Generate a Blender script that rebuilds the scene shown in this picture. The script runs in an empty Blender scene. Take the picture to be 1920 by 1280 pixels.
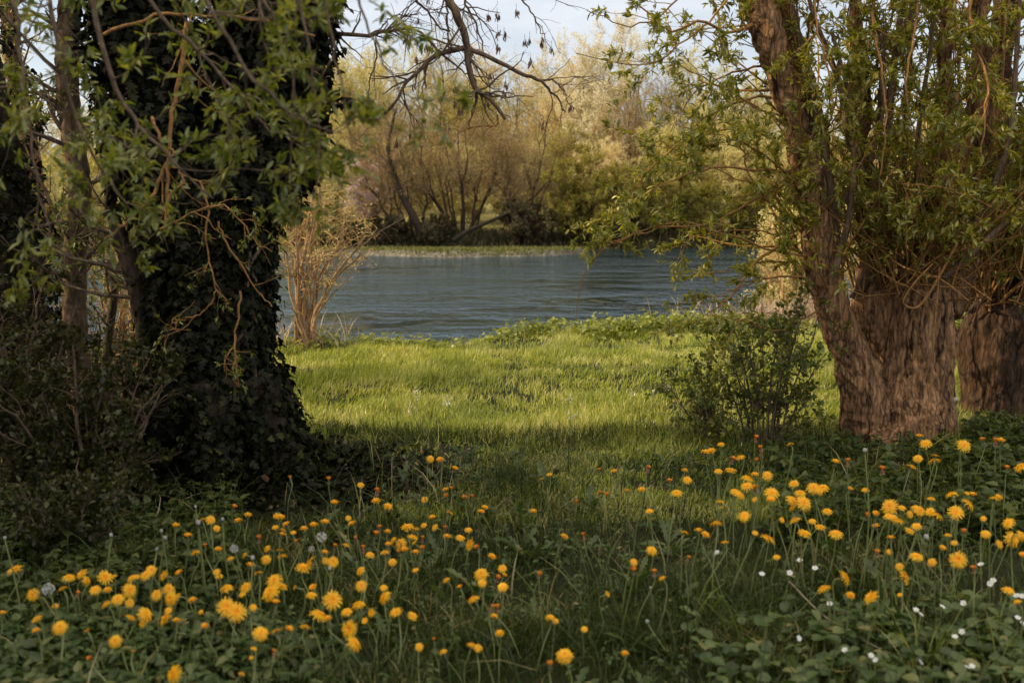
import bpy, math, random
import numpy as np
from mathutils import Vector

random.seed(7)
RNG = np.random.default_rng(11)
scene = bpy.context.scene
COL = scene.collection
R = math.radians

# ------------------------------------------------------------------ camera
H_CAM, FPX, CX, CY = 1.35, 1867.0, 960.0, 640.0
PITCH = math.atan(240.0 / FPX)
CP, SP = math.cos(PITCH), math.sin(PITCH)
cam_data = bpy.data.cameras.new("camera")
cam = bpy.data.objects.new("camera", cam_data)
COL.objects.link(cam)
cam.location = (0, 0, H_CAM)
cam.rotation_euler = (math.pi / 2 - PITCH, 0, 0)
cam_data.sensor_width = 36.0
cam_data.lens = 36.0 * FPX / 1920.0
cam_data.clip_start = 0.05
cam_data.clip_end = 5000
cam_data.dof.use_dof = True
cam_data.dof.focus_distance = 6.6
cam_data.dof.aperture_fstop = 3.1
scene.camera = cam


def ray(u, v):
    cx, cy = (u - CX) / FPX, -(v - CY) / FPX
    return np.array([cx, CP + cy * SP, -SP + cy * CP])


def at(u, v, Y):
    d = ray(u, v)
    return np.array([0, 0, H_CAM]) + d * (Y / d[1])


# ------------------------------------------------------------------ noise
def _hash(ix, iy, iz, seed):
    h = (ix * 374761393 + iy * 668265263 + iz * 2147483647 + seed * 974634777) & 0xFFFFFFFF
    h = ((h ^ (h >> 13)) * 1274126177) & 0xFFFFFFFF
    h = (h ^ (h >> 16)) & 0xFFFF
    return h / 65535.0


def vnoise(p, seed=0):
    p = np.asarray(p, float)
    i = np.floor(p).astype(np.int64)
    f = p - i
    f = f * f * f * (f * (f * 6 - 15) + 10)
    out = 0
    for dx in (0, 1):
        wx = f[..., 0] if dx else 1 - f[..., 0]
        for dy in (0, 1):
            wy = f[..., 1] if dy else 1 - f[..., 1]
            for dz in (0, 1):
                wz = f[..., 2] if dz else 1 - f[..., 2]
                out = out + wx * wy * wz * _hash(i[..., 0] + dx, i[..., 1] + dy, i[..., 2] + dz, seed)
    return out * 2 - 1


def fbm(p, octv=4, seed=0):
    p = np.asarray(p, float)
    a, s, o = 1.0, 0.0, 0.0
    for k in range(octv):
        o = o + a * vnoise(p, seed + k)
        s += a
        p = p * 2.03
        a *= 0.5
    return o / s


def n2(x, y, sc, seed=0, octv=3):
    x = np.asarray(x, float)
    return fbm(np.stack([x * sc, np.asarray(y, float) * sc, np.zeros_like(x)], -1), octv, seed)


def smooth(a, b, x):
    t = np.clip((np.asarray(x, float) - a) / (b - a), 0, 1)
    return t * t * (3 - 2 * t)


def nrm(v):
    return v / np.maximum(np.linalg.norm(v, axis=-1, keepdims=True), 1e-9)


# ------------------------------------------------------------------ terrain
WATER_Z = -0.55


def edge(x):
    x = np.asarray(x, float)
    return 10.8 + 1.0 * np.tanh(x / 1.9) + 0.14 * np.sin(x * 1.7) + 0.1 * np.sin(x * 4.1 + 1) + 2.2 * smooth(4.0, 9.0, x)


def ground_z(x, y):
    x = np.asarray(x, float)
    y = np.asarray(y, float)
    near = 0.035 * n2(x, y, 0.5, 3) + 0.012 * n2(x, y, 2.5, 5)
    near = near + 0.03 * np.exp(-(((x - 2.6) ** 2 + (y - 6.2) ** 2) / 1.6))
    near = near + 0.12 * np.exp(-(((x + 1.6) ** 2 + (y - 5.5) ** 2) / 0.5))
    e = edge(x)
    t = smooth(e - 0.1, e + 1.3, y)
    z = near * (1 - t) + (-1.15) * t
    ef = 53.0 + 1.4 * n2(x, x * 0, 0.08, 9) + 2.5 * smooth(3, 14, x)
    t2 = smooth(ef - 2.0, ef + 4.0, y)
    far = 0.35 + 0.25 * n2(x, y, 0.12, 13)
    far = far + np.clip((y - 62) / 90.0, 0, 1.6) ** 1.2 * 5.0 + 2.0 * n2(x, y, 0.006, 17) * smooth(80, 200, y)
    return z * (1 - t2) + far * t2


def ground_at(u, v, h=0.0):
    d = ray(u, v)
    t = 3.0
    for _ in range(8):
        p = np.array([0, 0, H_CAM]) + d * t
        g = float(ground_z(p[0], p[1])) + h
        t = (g - H_CAM) / d[2]
    return np.array([0, 0, H_CAM]) + d * t


# ------------------------------------------------------------------ mesh building
class Mesh:
    def __init__(self):
        self.v, self.t, self.q, self.tm, self.qm, self.n = [], [], [], [], [], 0

    def add(self, v, tris=None, quads=None, mat=0):
        v = np.asarray(v, np.float32).reshape(-1, 3)
        if tris is not None and len(tris):
            a = np.asarray(tris, np.int64).reshape(-1, 3) + self.n
            self.t.append(a)
            self.tm.append(np.full(len(a), mat, np.int32))
        if quads is not None and len(quads):
            a = np.asarray(quads, np.int64).reshape(-1, 4) + self.n
            self.q.append(a)
            self.qm.append(np.full(len(a), mat, np.int32))
        self.v.append(v)
        self.n += len(v)
        return self

    def stamp(self, tpl, pos, X, Y, Z, S, mat=0):
        """copies of a template (verts, tris) at pos with the frame X,Y,Z and scale S (K or Kx3)"""
        tv, tt = tpl
        K = len(pos)
        if K == 0:
            return self
        S = np.asarray(S, float)
        if S.ndim == 1:
            S = np.repeat(S[:, None], 3, 1)
        V = (tv[None, :, 0:1] * (X * S[:, 0:1])[:, None, :] + tv[None, :, 1:2] * (Y * S[:, 1:2])[:, None, :]
             + tv[None, :, 2:3] * (Z * S[:, 2:3])[:, None, :] + pos[:, None, :])
        off = (np.arange(K) * len(tv))[:, None, None]
        self.add(V.reshape(-1, 3), tris=(tt[None] + off).reshape(-1, 3), mat=mat)
        return self

    def tubes(self, P, Rr, sides=5, mat=0, cap=True):
        P = np.asarray(P, float)
        Rr = np.asarray(Rr, float)
        M, N, _ = P.shape
        T = nrm(np.gradient(P, axis=1))
        mt = nrm(T.mean(1))
        ref = np.where(np.abs(mt[:, 2:3]) > 0.8, np.array([[1.0, 0.1, 0]]), np.array([[0, 0.1, 1.0]]))
        a = nrm(ref[:, None, :] - (ref[:, None, :] * T).sum(-1, keepdims=True) * T)
        b = np.cross(T, a)
        ang = np.linspace(0, 2 * math.pi, sides, endpoint=False)
        ring = (np.cos(ang)[None, None, :, None] * a[:, :, None, :] + np.sin(ang)[None, None, :, None] * b[:, :, None, :])
        V = P[:, :, None, :] + ring * Rr[:, :, None, None]
        i = np.arange(M)[:, None, None] * (N * sides)
        j = np.arange(N - 1)[None, :, None] * sides
        k = np.arange(sides)[None, None, :]
        k2 = (k + 1) % sides
        Q = np.stack([i + j + k, i + j + k2, i + j + sides + k2, i + j + sides + k], -1).reshape(-1, 4)
        self.add(V.reshape(-1, 3), quads=Q, mat=mat)
        return self

    def data(self, name, mats, smooth_shade=True):
        V = np.concatenate(self.v) if self.v else np.zeros((0, 3), np.float32)
        t = np.concatenate(self.t) if self.t else np.zeros((0, 3), np.int64)
        q = np.concatenate(self.q) if self.q else np.zeros((0, 4), np.int64)
        me = bpy.data.meshes.new(name)
        me.vertices.add(len(V))
        me.vertices.foreach_set("co", V.astype(np.float32).ravel())
        loops = np.concatenate([t.ravel(), q.ravel()]).astype(np.int32)
        me.loops.add(len(loops))
        me.loops.foreach_set("vertex_index", loops)
        npoly = len(t) + len(q)
        me.polygons.add(npoly)
        st = np.concatenate([np.arange(len(t)) * 3, len(t) * 3 + np.arange(len(q)) * 4]).astype(np.int32)
        me.polygons.foreach_set("loop_start", st)
        for m in (mats if isinstance(mats, (list, tuple)) else [mats]):
            me.materials.append(m)
        mi = np.concatenate([np.concatenate(self.tm) if self.tm else np.zeros(0, np.int32),
                             np.concatenate(self.qm) if self.qm else np.zeros(0, np.int32)]).astype(np.int32)
        me.polygons.foreach_set("material_index", mi)
        me.polygons.foreach_set("use_smooth", np.full(npoly, smooth_shade, bool))
        me.update(calc_edges=True)
        return me

    def build(self, name, mats, parent=None, smooth_shade=True):
        o = bpy.data.objects.new(name, self.data(name, mats, smooth_shade))
        COL.objects.link(o)
        if parent is not None:
            o.parent = parent
        return o


def tag(o, label=None, cat=None, group=None, kind=None):
    if label:
        o["label"] = label
    if cat:
        o["category"] = cat
    if group:
        o["group"] = group
    if kind:
        o["kind"] = kind
    return o


def thing(name, label, cat, loc=(0, 0, 0), group=None):
    """an Empty at the thing's base; parts are built in world space and kept there"""
    o = bpy.data.objects.new(name, None)
    o.empty_display_size = 0.2
    COL.objects.link(o)
    o.location = [float(c) for c in loc]
    return tag(o, label, cat, group)


def part(mesh, name, mats, root, smooth_shade=True):
    """a part whose geometry was made in world space, under a root that stands at root.location"""
    off = np.array(root.location, np.float32)
    for k in range(len(mesh.v)):
        mesh.v[k] = mesh.v[k] - off
    return mesh.build(name, mats, root, smooth_shade)


# ------------------------------------------------------------------ plant templates
def fan(pts, z=None):
    pts = np.array(pts, float)
    if pts.shape[1] == 2:
        pts = np.concatenate([pts, np.zeros((len(pts), 1))], 1)
    return pts


def leaf_tpl(profile, fold=0.25, droop=0.15):
    """leaf along +X: profile = [(x, halfwidth)...] between base (0,0) and tip (1,0)"""
    V = [(0, 0, 0)]
    for x, w in profile:
        zc = -droop * x * x
        V += [(x, 0, zc), (x, w, zc + fold * w), (x, -w, zc + fold * w)]
    V.append((1, 0, -droop))
    T = []
    n = len(profile)
    T += [(0, 1, 2), (0, 3, 1)]
    for k in range(n - 1):
        a, b = 1 + 3 * k, 4 + 3 * k
        T += [(a, b, b + 1), (a, b + 1, a + 1), (a, a + 2, b + 2), (a, b + 2, b)]
    e = 1 + 3 * (n - 1)
    tip = len(V) - 1
    T += [(e, tip, e + 1), (e, e + 2, tip)]
    return np.array(V, float), np.array(T)


WILLOW = leaf_tpl([(0.22, 0.10), (0.5, 0.155), (0.78, 0.09)], 0.35, 0.18)
OVATE = leaf_tpl([(0.15, 0.2), (0.42, 0.33), (0.75, 0.2)], 0.3, 0.2)
SERRATE = leaf_tpl([(0.1, 0.22), (0.2, 0.34), (0.24, 0.29), (0.42, 0.35), (0.46, 0.29), (0.64, 0.26), (0.67, 0.21), (0.85, 0.12)], 0.3, 0.22)
STRAW = leaf_tpl([(0.12, 0.17), (0.35, 0.34), (0.62, 0.40), (0.85, 0.28)], 0.35, 0.15)
DANDLEAF = leaf_tpl([(0.12, 0.025), (0.2, 0.075), (0.24, 0.03), (0.34, 0.1), (0.39, 0.04), (0.5, 0.13), (0.56, 0.05), (0.68, 0.15), (0.74, 0.07), (0.86, 0.12)], 0.4, 0.45)
DIAMOND = (np.array([(0, 0, 0), (0.5, 0.32, 0.06), (0.5, -0.32, 0.06), (1, 0, -0.05)], float), np.array([(0, 2, 1), (1, 2, 3)]))
IVY = (np.array([(0, 0, 0.05), (-0.12, 0.22, 0), (0.05, 0.5, -0.04), (0.35, 0.27, 0.02), (0.55, 0.42, -0.03), (0.62, 0.18, 0.0), (1, 0, -0.08),
                 (0.62, -0.18, 0.0), (0.55, -0.42, -0.03), (0.35, -0.27, 0.02), (0.05, -0.5, -0.04), (-0.12, -0.22, 0)], float),
       np.array([(0, k + 1, k) for k in range(1, 11)] + [(0, 1, 11)]))


def rand_dirs(n, rng=RNG):
    return nrm(rng.normal(size=(n, 3)))


def frames(d, up):
    """X along d, Z close to up"""
    d = nrm(d)
    z = up - (up * d).sum(-1, keepdims=True) * d
    z = nrm(z + 1e-6 * rand_dirs(len(d)))
    return d, np.cross(z, d), z


def sample_on(P, n, t0=0.0, t1=1.0, rng=RNG, byte_len=True):
    """random points on polylines: position, tangent, t, index"""
    M, N, _ = P.shape
    if byte_len:
        L = np.linalg.norm(np.diff(P, axis=1), axis=-1).sum(1)
        idx = rng.choice(M, n, p=L / L.sum())
    else:
        idx = rng.integers(0, M, n)
    t = rng.uniform(t0, t1, n)
    s = t * (N - 1)
    i = np.minimum(s.astype(int), N - 2)
    f = (s - i)[:, None]
    pos = P[idx, i] * (1 - f) + P[idx, i + 1] * f
    tan = nrm(P[idx, i + 1] - P[idx, i])
    return pos, tan, t, idx, i, f[:, 0]


def walk(pos, d, length, npts, wig, trop, rng=RNG):
    """polylines that start at pos in direction d"""
    M = len(pos)
    P = np.zeros((M, npts, 3))
    P[:, 0] = pos
    d = nrm(d)
    trop = np.asarray(trop, float)
    st = (np.asarray(length) / (npts - 1))[:, None] if np.ndim(length) else length / (npts - 1)
    for k in range(1, npts):
        d = nrm(d + wig * rng.normal(size=(M, 3)) + trop)
        P[:, k] = P[:, k - 1] + d * st
    return P


def taper(r0, npts, end=0.35):
    return np.asarray(r0)[:, None] * np.linspace(1, end, npts)[None, :]


def grow(P, Rr, n, t0, t1, length, ang, npts=5, rr=0.5, rmax=9, rmin=0.0008, wig=0.18, trop=(0, 0, 0.05), end=0.35, rng=RNG, taper_len=0.5):
    pos, tan, t, idx, i, f = sample_on(P, n, t0, t1, rng)
    r = Rr[idx, i] * (1 - f) + Rr[idx, i + 1] * f
    side = rand_dirs(n, rng)
    side = nrm(side - (side * tan).sum(-1, keepdims=True) * tan)
    a = R(1) * rng.uniform(ang[0], ang[1], n)[:, None]
    d = tan * np.cos(a) + side * np.sin(a)
    L = rng.uniform(length[0], length[1], n) * (1 - taper_len * t)
    Q = walk(pos, d, L, npts, wig, trop, rng)
    r0 = np.clip(r * rr * rng.uniform(0.7, 1.1, n), rmin, rmax)
    return Q, taper(r0, npts, end)


def spline(pts, n):
    """Catmull-Rom through points (K,D) to n samples"""
    p = np.asarray(pts, float)
    if len(p) == 2:
        return p[0] + (p[1] - p[0]) * np.linspace(0, 1, n)[:, None]
    q = np.concatenate([[2 * p[0] - p[1]], p, [2 * p[-1] - p[-2]]])
    s = np.linspace(0, len(p) - 1, n)
    i = np.minimum(s.astype(int), len(p) - 2)
    t = (s - i)[:, None]
    a, b, c, d = q[i], q[i + 1], q[i + 2], q[i + 3]
    return 0.5 * (2 * b + (c - a) * t + (2 * a - 5 * b + 4 * c - d) * t * t + (3 * b - a - 3 * c + d) * t ** 3)


def pxline(pts, n, default_depth=None):
    """pixel polyline [(u,v,depth)...] -> world samples"""
    W = [at(p[0], p[1], p[2] if len(p) > 2 else default_depth) for p in pts]
    return spline(W, n)


def leaves(mesh, tpl, pos, d, size, up=None, flutter=0.5, mat=0, rng=RNG):
    n = len(pos)
    if up is None:
        up = np.tile([0, 0, 1.0], (n, 1))
    up = nrm(up + flutter * rng.normal(size=(n, 3)))
    X, Y, Z = frames(d, up)
    mesh.stamp(tpl, pos, X, Y, Z, size, mat)


def clusters(mesh, tpl, pos, tan, k, size, spread=0.9, up_bias=0.1, flutter=0.5, jitter=0.01, rng=RNG):
    """k leaves star-like round every shoot tip"""
    n = len(pos)
    P = np.repeat(pos, k, 0) + rng.normal(size=(n * k, 3)) * jitter
    T = np.repeat(tan, k, 0)
    d = nrm(T * rng.uniform(0.1, 0.9, (n * k, 1)) + spread * rand_dirs(n * k, rng) + np.array([0, 0, up_bias]))
    s = rng.uniform(size[0], size[1], n * k)
    leaves(mesh, tpl, P, d, s, flutter=flutter, rng=rng)


# ------------------------------------------------------------------ materials
def new_mat(name):
    m = bpy.data.materials.new(name)
    m.use_nodes = True
    nt = m.node_tree
    nt.nodes.clear()
    return m, nt, nt.nodes, nt.links


def ramp(nodes, stops):
    n = nodes.new("ShaderNodeValToRGB")
    e = n.color_ramp.elements
    while len(e) < len(stops):
        e.new(0.5)
    for k, (p, c) in enumerate(stops):
        e[k].position = p
        e[k].color = (c[0], c[1], c[2], 1)
    return n


def leaf_mat(name, stops, trans=0.4, rough=0.45, gloss=0.06, tint=(1.35, 1.25, 0.5), backface=None, noise=None):
    """diffuse + translucent + a weak sheen, each leaf its own colour"""
    m, nt, N, L = new_mat(name)
    out = N.new("ShaderNodeOutputMaterial")
    geo = N.new("ShaderNodeNewGeometry")
    rp = ramp(N, stops)
    if noise:
        tc = N.new("ShaderNodeNewGeometry")
        nz = N.new("ShaderNodeTexNoise")
        nz.inputs["Scale"].default_value = noise
        nz.inputs["Detail"].default_value = 2
        L.new(tc.outputs["Position"], nz.inputs["Vector"])
        ad = N.new("ShaderNodeMath")
        ad.operation = "MULTIPLY_ADD"
        ad.inputs[1].default_value = 1.6
        ad.inputs[2].default_value = -0.8
        L.new(nz.outputs["Fac"], ad.inputs[0])
        a2 = N.new("ShaderNodeMath")
        a2.operation = "ADD"
        a2.use_clamp = True
        L.new(geo.outputs["Random Per Island"], a2.inputs[0])
        L.new(ad.outputs[0], a2.inputs[1])
        L.new(a2.outputs[0], rp.inputs["Fac"])
    else:
        L.new(geo.outputs["Random Per Island"], rp.inputs["Fac"])
    df = N.new("ShaderNodeBsdfDiffuse")
    L.new(rp.outputs["Color"], df.inputs["Color"])
    tl = N.new("ShaderNodeBsdfTranslucent")
    mx = N.new("ShaderNodeMix")
    mx.data_type = "RGBA"
    mx.blend_type = "MULTIPLY"
    mx.inputs[0].default_value = 1
    L.new(rp.outputs["Color"], mx.inputs[6])
    mx.inputs[7].default_value = (*tint, 1)
    L.new(mx.outputs[2], tl.inputs["Color"])
    ms = N.new("ShaderNodeMixShader")
    ms.inputs[0].default_value = trans
    L.new(df.outputs[0], ms.inputs[1])
    L.new(tl.outputs[0], ms.inputs[2])
    gl = N.new("ShaderNodeBsdfGlossy")
    gl.inputs["Roughness"].default_value = rough
    gl.inputs["Color"].default_value = (1.0, 0.95, 0.8, 1)
    m2 = N.new("ShaderNodeMixShader")
    m2.inputs[0].default_value = gloss
    L.new(ms.outputs[0], m2.inputs[1])
    L.new(gl.outputs[0], m2.inputs[2])
    L.new(m2.outputs[0], out.inputs["Surface"])
    return m


def bark_mat(name, dark, light, scale=14, stretch=0.22, bump=0.5, moss=None):
    m, nt, N, L = new_mat(name)
    out = N.new("ShaderNodeOutputMaterial")
    geo = N.new("ShaderNodeNewGeometry")
    mp = N.new("ShaderNodeMapping")
    mp.inputs["Scale"].default_value = (1, 1, stretch)
    wp = N.new("ShaderNodeTexNoise")
    wp.inputs["Scale"].default_value = scale * 0.35
    wp.inputs["Detail"].default_value = 3
    L.new(geo.outputs["Position"], wp.inputs["Vector"])
    wv = N.new("ShaderNodeVectorMath")
    wv.operation = "MULTIPLY_ADD"
    wv.inputs[1].default_value = (1.1 / scale,) * 3
    L.new(wp.outputs["Color"], wv.inputs[0])
    L.new(geo.outputs["Position"], wv.inputs[2])
    L.new(wv.outputs[0], mp.inputs["Vector"])
    nz = N.new("ShaderNodeTexNoise")
    nz.inputs["Scale"].default_value = scale
    nz.inputs["Detail"].default_value = 8
    nz.inputs["Roughness"].default_value = 0.65
    nz.inputs["Distortion"].default_value = 0.5
    L.new(mp.outputs[0], nz.inputs["Vector"])
    vo = N.new("ShaderNodeTexVoronoi")
    vo.feature = "DISTANCE_TO_EDGE"
    vo.inputs["Scale"].default_value = scale * 1.6
    L.new(mp.outputs[0], vo.inputs["Vector"])
    mu = N.new("ShaderNodeMath")
    mu.operation = "MULTIPLY"
    sm = N.new("ShaderNodeMapRange")
    sm.inputs["From Max"].default_value = 0.22
    L.new(vo.outputs["Distance"], sm.inputs["Value"])
    ad = N.new("ShaderNodeMath")
    ad.operation = "MULTIPLY_ADD"
    ad.inputs[1].default_value = 0.3
    ad.inputs[2].default_value = 0.7
    L.new(sm.outputs[0], ad.inputs[0])
    L.new(nz.outputs["Fac"], mu.inputs[0])
    L.new(ad.outputs[0], mu.inputs[1])
    rp = ramp(N, [(0.28, dark), (0.62, light)])
    L.new(mu.outputs[0], rp.inputs["Fac"])
    bs = N.new("ShaderNodeBsdfPrincipled")
    bs.inputs["Roughness"].default_value = 0.9
    bs.inputs["Specular IOR Level"].default_value = 0.15
    col = rp.outputs["Color"]
    if moss:
        n3 = N.new("ShaderNodeTexNoise")
        n3.inputs["Scale"].default_value = 3.5
        n3.inputs["Detail"].default_value = 5
        L.new(geo.outputs["Position"], n3.inputs["Vector"])
        r3 = ramp(N, [(0.48, (0, 0, 0)), (0.66, (1, 1, 1))])
        L.new(n3.outputs["Fac"], r3.inputs["Fac"])
        mm = N.new("ShaderNodeMix")
        mm.data_type = "RGBA"
        L.new(r3.outputs["Color"], mm.inputs[0])
        L.new(col, mm.inputs[6])
        mm.inputs[7].default_value = (*moss, 1)
        col = mm.outputs[2]
    L.new(col, bs.inputs["Base Color"])
    bp = N.new("ShaderNodeBump")
    bp.inputs["Strength"].default_value = bump
    bp.inputs["Distance"].default_value = 0.02
    L.new(mu.outputs[0], bp.inputs["Height"])
    L.new(bp.outputs[0], bs.inputs["Normal"])
    L.new(bs.outputs[0], out.inputs["Surface"])
    return m


M = {}
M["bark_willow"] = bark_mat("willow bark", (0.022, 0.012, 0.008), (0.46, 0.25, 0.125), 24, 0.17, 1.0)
M["bark_shade"] = bark_mat("shaded willow bark", (0.012, 0.0072, 0.0048), (0.12, 0.068, 0.04), 22, 0.17, 1.0)  # darker copy of the willow bark, shade put into its colour
M["bark_dark"] = bark_mat("dark bark", (0.0135, 0.0108, 0.0081), (0.0765, 0.054, 0.0378), 18, 0.2, 0.6)
M["bark_stem"] = bark_mat("young stem bark", (0.07, 0.0448, 0.028), (0.238, 0.154, 0.098), 20, 0.25, 0.5)
M["bark_far"] = bark_mat("far bark", (0.03, 0.022, 0.016), (0.10, 0.07, 0.05), 3, 0.3, 0.3)
M["twig_orange"] = bark_mat("orange twig bark", (0.198, 0.0975, 0.0338), (0.429, 0.225, 0.081), 30, 0.5, 0.2)
M["twig_grey"] = bark_mat("grey brown twig bark", (0.07, 0.049, 0.035), (0.21, 0.147, 0.098), 30, 0.5, 0.2)
M["twig_far"] = bark_mat("far twig", (0.14, 0.095, 0.05), (0.27, 0.185, 0.10), 8, 0.5, 0.1)
M["twig_stem"] = bark_mat("warm brown stem", (0.19, 0.115, 0.06), (0.50, 0.335, 0.185), 30, 0.4, 0.2)
M["twig_gold"] = bark_mat("golden twig", (0.42, 0.25, 0.08), (0.72, 0.48, 0.19), 30, 0.4, 0.1)
M["twig_bare"] = bark_mat("bare shrub bark", (0.32, 0.19, 0.09), (0.62, 0.42, 0.23), 30, 0.4, 0.2)
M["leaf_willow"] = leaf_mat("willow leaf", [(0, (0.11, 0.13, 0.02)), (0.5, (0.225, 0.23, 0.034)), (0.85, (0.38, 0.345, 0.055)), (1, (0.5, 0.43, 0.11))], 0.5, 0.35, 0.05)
M["leaf_shade"] = leaf_mat("shaded willow leaf", [(0, (0.0866, 0.118, 0.0202)), (0.6, (0.158, 0.191, 0.0353)), (1, (0.299, 0.294, 0.063))], 0.45, 0.35, 0.05)  # willow leaf again, with the shade worked into darker greens
M["leaf_elder"] = leaf_mat("young elder leaf", [(0, (0.0517, 0.0747, 0.0149)), (0.6, (0.115, 0.144, 0.0276)), (1, (0.23, 0.241, 0.0575))], 0.45, 0.4, 0.03)
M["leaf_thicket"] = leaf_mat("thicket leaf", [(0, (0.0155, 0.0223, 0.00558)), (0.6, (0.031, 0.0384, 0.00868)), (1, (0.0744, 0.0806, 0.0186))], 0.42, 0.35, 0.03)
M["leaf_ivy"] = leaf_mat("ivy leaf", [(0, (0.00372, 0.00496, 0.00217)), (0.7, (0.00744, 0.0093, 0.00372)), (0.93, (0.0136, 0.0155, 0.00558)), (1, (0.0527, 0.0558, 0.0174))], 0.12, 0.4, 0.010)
M["leaf_shrub"] = leaf_mat("shrub leaf", [(0, (0.0263, 0.0473, 0.0126)), (0.6, (0.0577, 0.084, 0.0189)), (1, (0.115, 0.131, 0.0315))], 0.4, 0.45, 0.03)
M["leaf_cover"] = leaf_mat("ground cover leaf", [(0, (0.0245, 0.049, 0.0109)), (0.6, (0.0578, 0.0952, 0.0218)), (0.93, (0.109, 0.143, 0.0408)), (1, (0.224, 0.19, 0.068))], 0.35, 0.42, 0.035)
M["leaf_bank"] = leaf_mat("bank herb leaf", [(0, (0.117, 0.15, 0.026)), (0.6, (0.221, 0.254, 0.0494)), (1, (0.351, 0.351, 0.104))], 0.4, 0.4, 0.03)
M["leaf_dead"] = leaf_mat("dead leaf", [(0, (0.035, 0.02, 0.011)), (0.7, (0.08, 0.048, 0.028)), (1, (0.24, 0.15, 0.09))], 0.2, 0.5, 0.04)
M["far_gold"] = leaf_mat("golden far leaf", [(0, (0.391, 0.349, 0.123)), (0.6, (0.632, 0.553, 0.224)), (1, (0.781, 0.698, 0.381))], 0.42, 0.5, 0.0, (1.1, 1.05, 0.8))
M["far_cream"] = leaf_mat("cream far leaf", [(0, (0.52, 0.42, 0.2)), (0.6, (0.72, 0.6, 0.32)), (1, (0.84, 0.74, 0.46))], 0.42, 0.5, 0.0, (1.1, 1.05, 0.85))
M["far_olive"] = leaf_mat("olive far leaf", [(0, (0.135, 0.128, 0.0297)), (0.6, (0.27, 0.243, 0.0607)), (1, (0.459, 0.392, 0.121))], 0.4, 0.5, 0.0)
M["far_green"] = leaf_mat("green far leaf", [(0, (0.24, 0.228, 0.072)), (0.6, (0.36, 0.336, 0.12)), (1, (0.504, 0.456, 0.192))], 0.4, 0.5, 0.0)
M["far_dark"] = leaf_mat("dark far leaf", [(0, (0.035, 0.03, 0.014)), (0.7, (0.07, 0.06, 0.025)), (1, (0.15, 0.115, 0.05))], 0.25, 0.5, 0.03)
M["far_brown"] = leaf_mat("brown bud", [(0, (0.306, 0.216, 0.09)), (0.6, (0.468, 0.342, 0.153)), (1, (0.612, 0.468, 0.225))], 0.3, 0.5, 0.0, (1.1, 1.0, 0.9))
M["far_pink"] = leaf_mat("pale blossom", [(0, (0.5, 0.37, 0.36)), (0.6, (0.68, 0.52, 0.5)), (1, (0.8, 0.68, 0.64))], 0.35, 0.5, 0.02, (1, 0.95, 0.95))
M["far_white"] = leaf_mat("white blossom", [(0, (0.56, 0.5, 0.32)), (0.6, (0.78, 0.70, 0.5)), (1, (0.9, 0.84, 0.68))], 0.42, 0.5, 0.0, (1, 1, 0.9))
M["grass_sun"] = leaf_mat("meadow grass", [(0, (0.14, 0.185, 0.022)), (0.5, (0.31, 0.345, 0.05)), (0.9, (0.50, 0.49, 0.11)), (1, (0.66, 0.58, 0.28))], 0.5, 0.4, 0.03, (1.15, 1.12, 0.6), noise=1.3)  # sunlit tone put into the colour, much paler than the foreground grass
M["grass_dark"] = leaf_mat("shaded grass", [(0, (0.018, 0.032, 0.007)), (0.55, (0.044, 0.066, 0.013)), (0.92, (0.095, 0.12, 0.027)), (1, (0.34, 0.28, 0.14))], 0.4, 0.4, 0.02, noise=1.5)  # dark counterpart of the meadow grass, foreground shade put into its colour
M["grass_bar"] = leaf_mat("river bar grass", [(0, (0.07, 0.085, 0.025)), (0.6, (0.12, 0.135, 0.042)), (1, (0.24, 0.21, 0.1))], 0.4, 0.4, 0.02)
M["dry"] = leaf_mat("dry stalk", [(0, (0.30, 0.2, 0.12)), (0.6, (0.46, 0.33, 0.23)), (1, (0.6, 0.47, 0.37))], 0.25, 0.5, 0.05, (1, 0.95, 0.9))
M["dry_twig"] = leaf_mat("dry twig", [(0, (0.13, 0.095, 0.065)), (1, (0.33, 0.25, 0.17))], 0.1, 0.5, 0.05, (1, 0.95, 0.9))
M["petal"] = leaf_mat("dandelion petal", [(0, (0.94, 0.46, 0.006)), (0.6, (0.96, 0.54, 0.010)), (1, (0.97, 0.62, 0.025))], 0.35, 0.5, 0.03, (1.0, 1.0, 0.8))
M["petal_inner"] = leaf_mat("dandelion centre", [(0, (0.90, 0.36, 0.006)), (1, (0.94, 0.48, 0.012))], 0.3, 0.5, 0.03, (1.0, 1.0, 0.8))
M["petal_bud"] = leaf_mat("closing dandelion petal", [(0, (0.55, 0.17, 0.02)), (1, (0.82, 0.34, 0.03))], 0.3, 0.5, 0.03, (1.05, 0.95, 0.8))
M["bract"] = leaf_mat("dandelion bract", [(0, (0.08, 0.11, 0.04)), (1, (0.15, 0.18, 0.07))], 0.3, 0.5, 0.05)
M["bract_red"] = leaf_mat("withered bract", [(0, (0.25, 0.11, 0.07)), (1, (0.42, 0.24, 0.15))], 0.3, 0.5, 0.05, (1, 0.9, 0.9))
M["stem"] = leaf_mat("flower stem", [(0, (0.16, 0.2, 0.06)), (1, (0.30, 0.32, 0.12))], 0.3, 0.4, 0.06)
M["fluff"] = leaf_mat("seed fluff", [(0, (0.55, 0.55, 0.52)), (1, (0.8, 0.8, 0.77))], 0.4, 0.6, 0.0, (1, 1, 1))
M["white_petal"] = leaf_mat("white petal", [(0, (0.74, 0.74, 0.72)), (1, (0.88, 0.88, 0.86))], 0.35, 0.5, 0.03, (1, 1, 0.95))
M["yellow_eye"] = leaf_mat("yellow flower eye", [(0, (0.6, 0.5, 0.08)), (1, (0.7, 0.6, 0.1))], 0.1, 0.5, 0.02)
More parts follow.
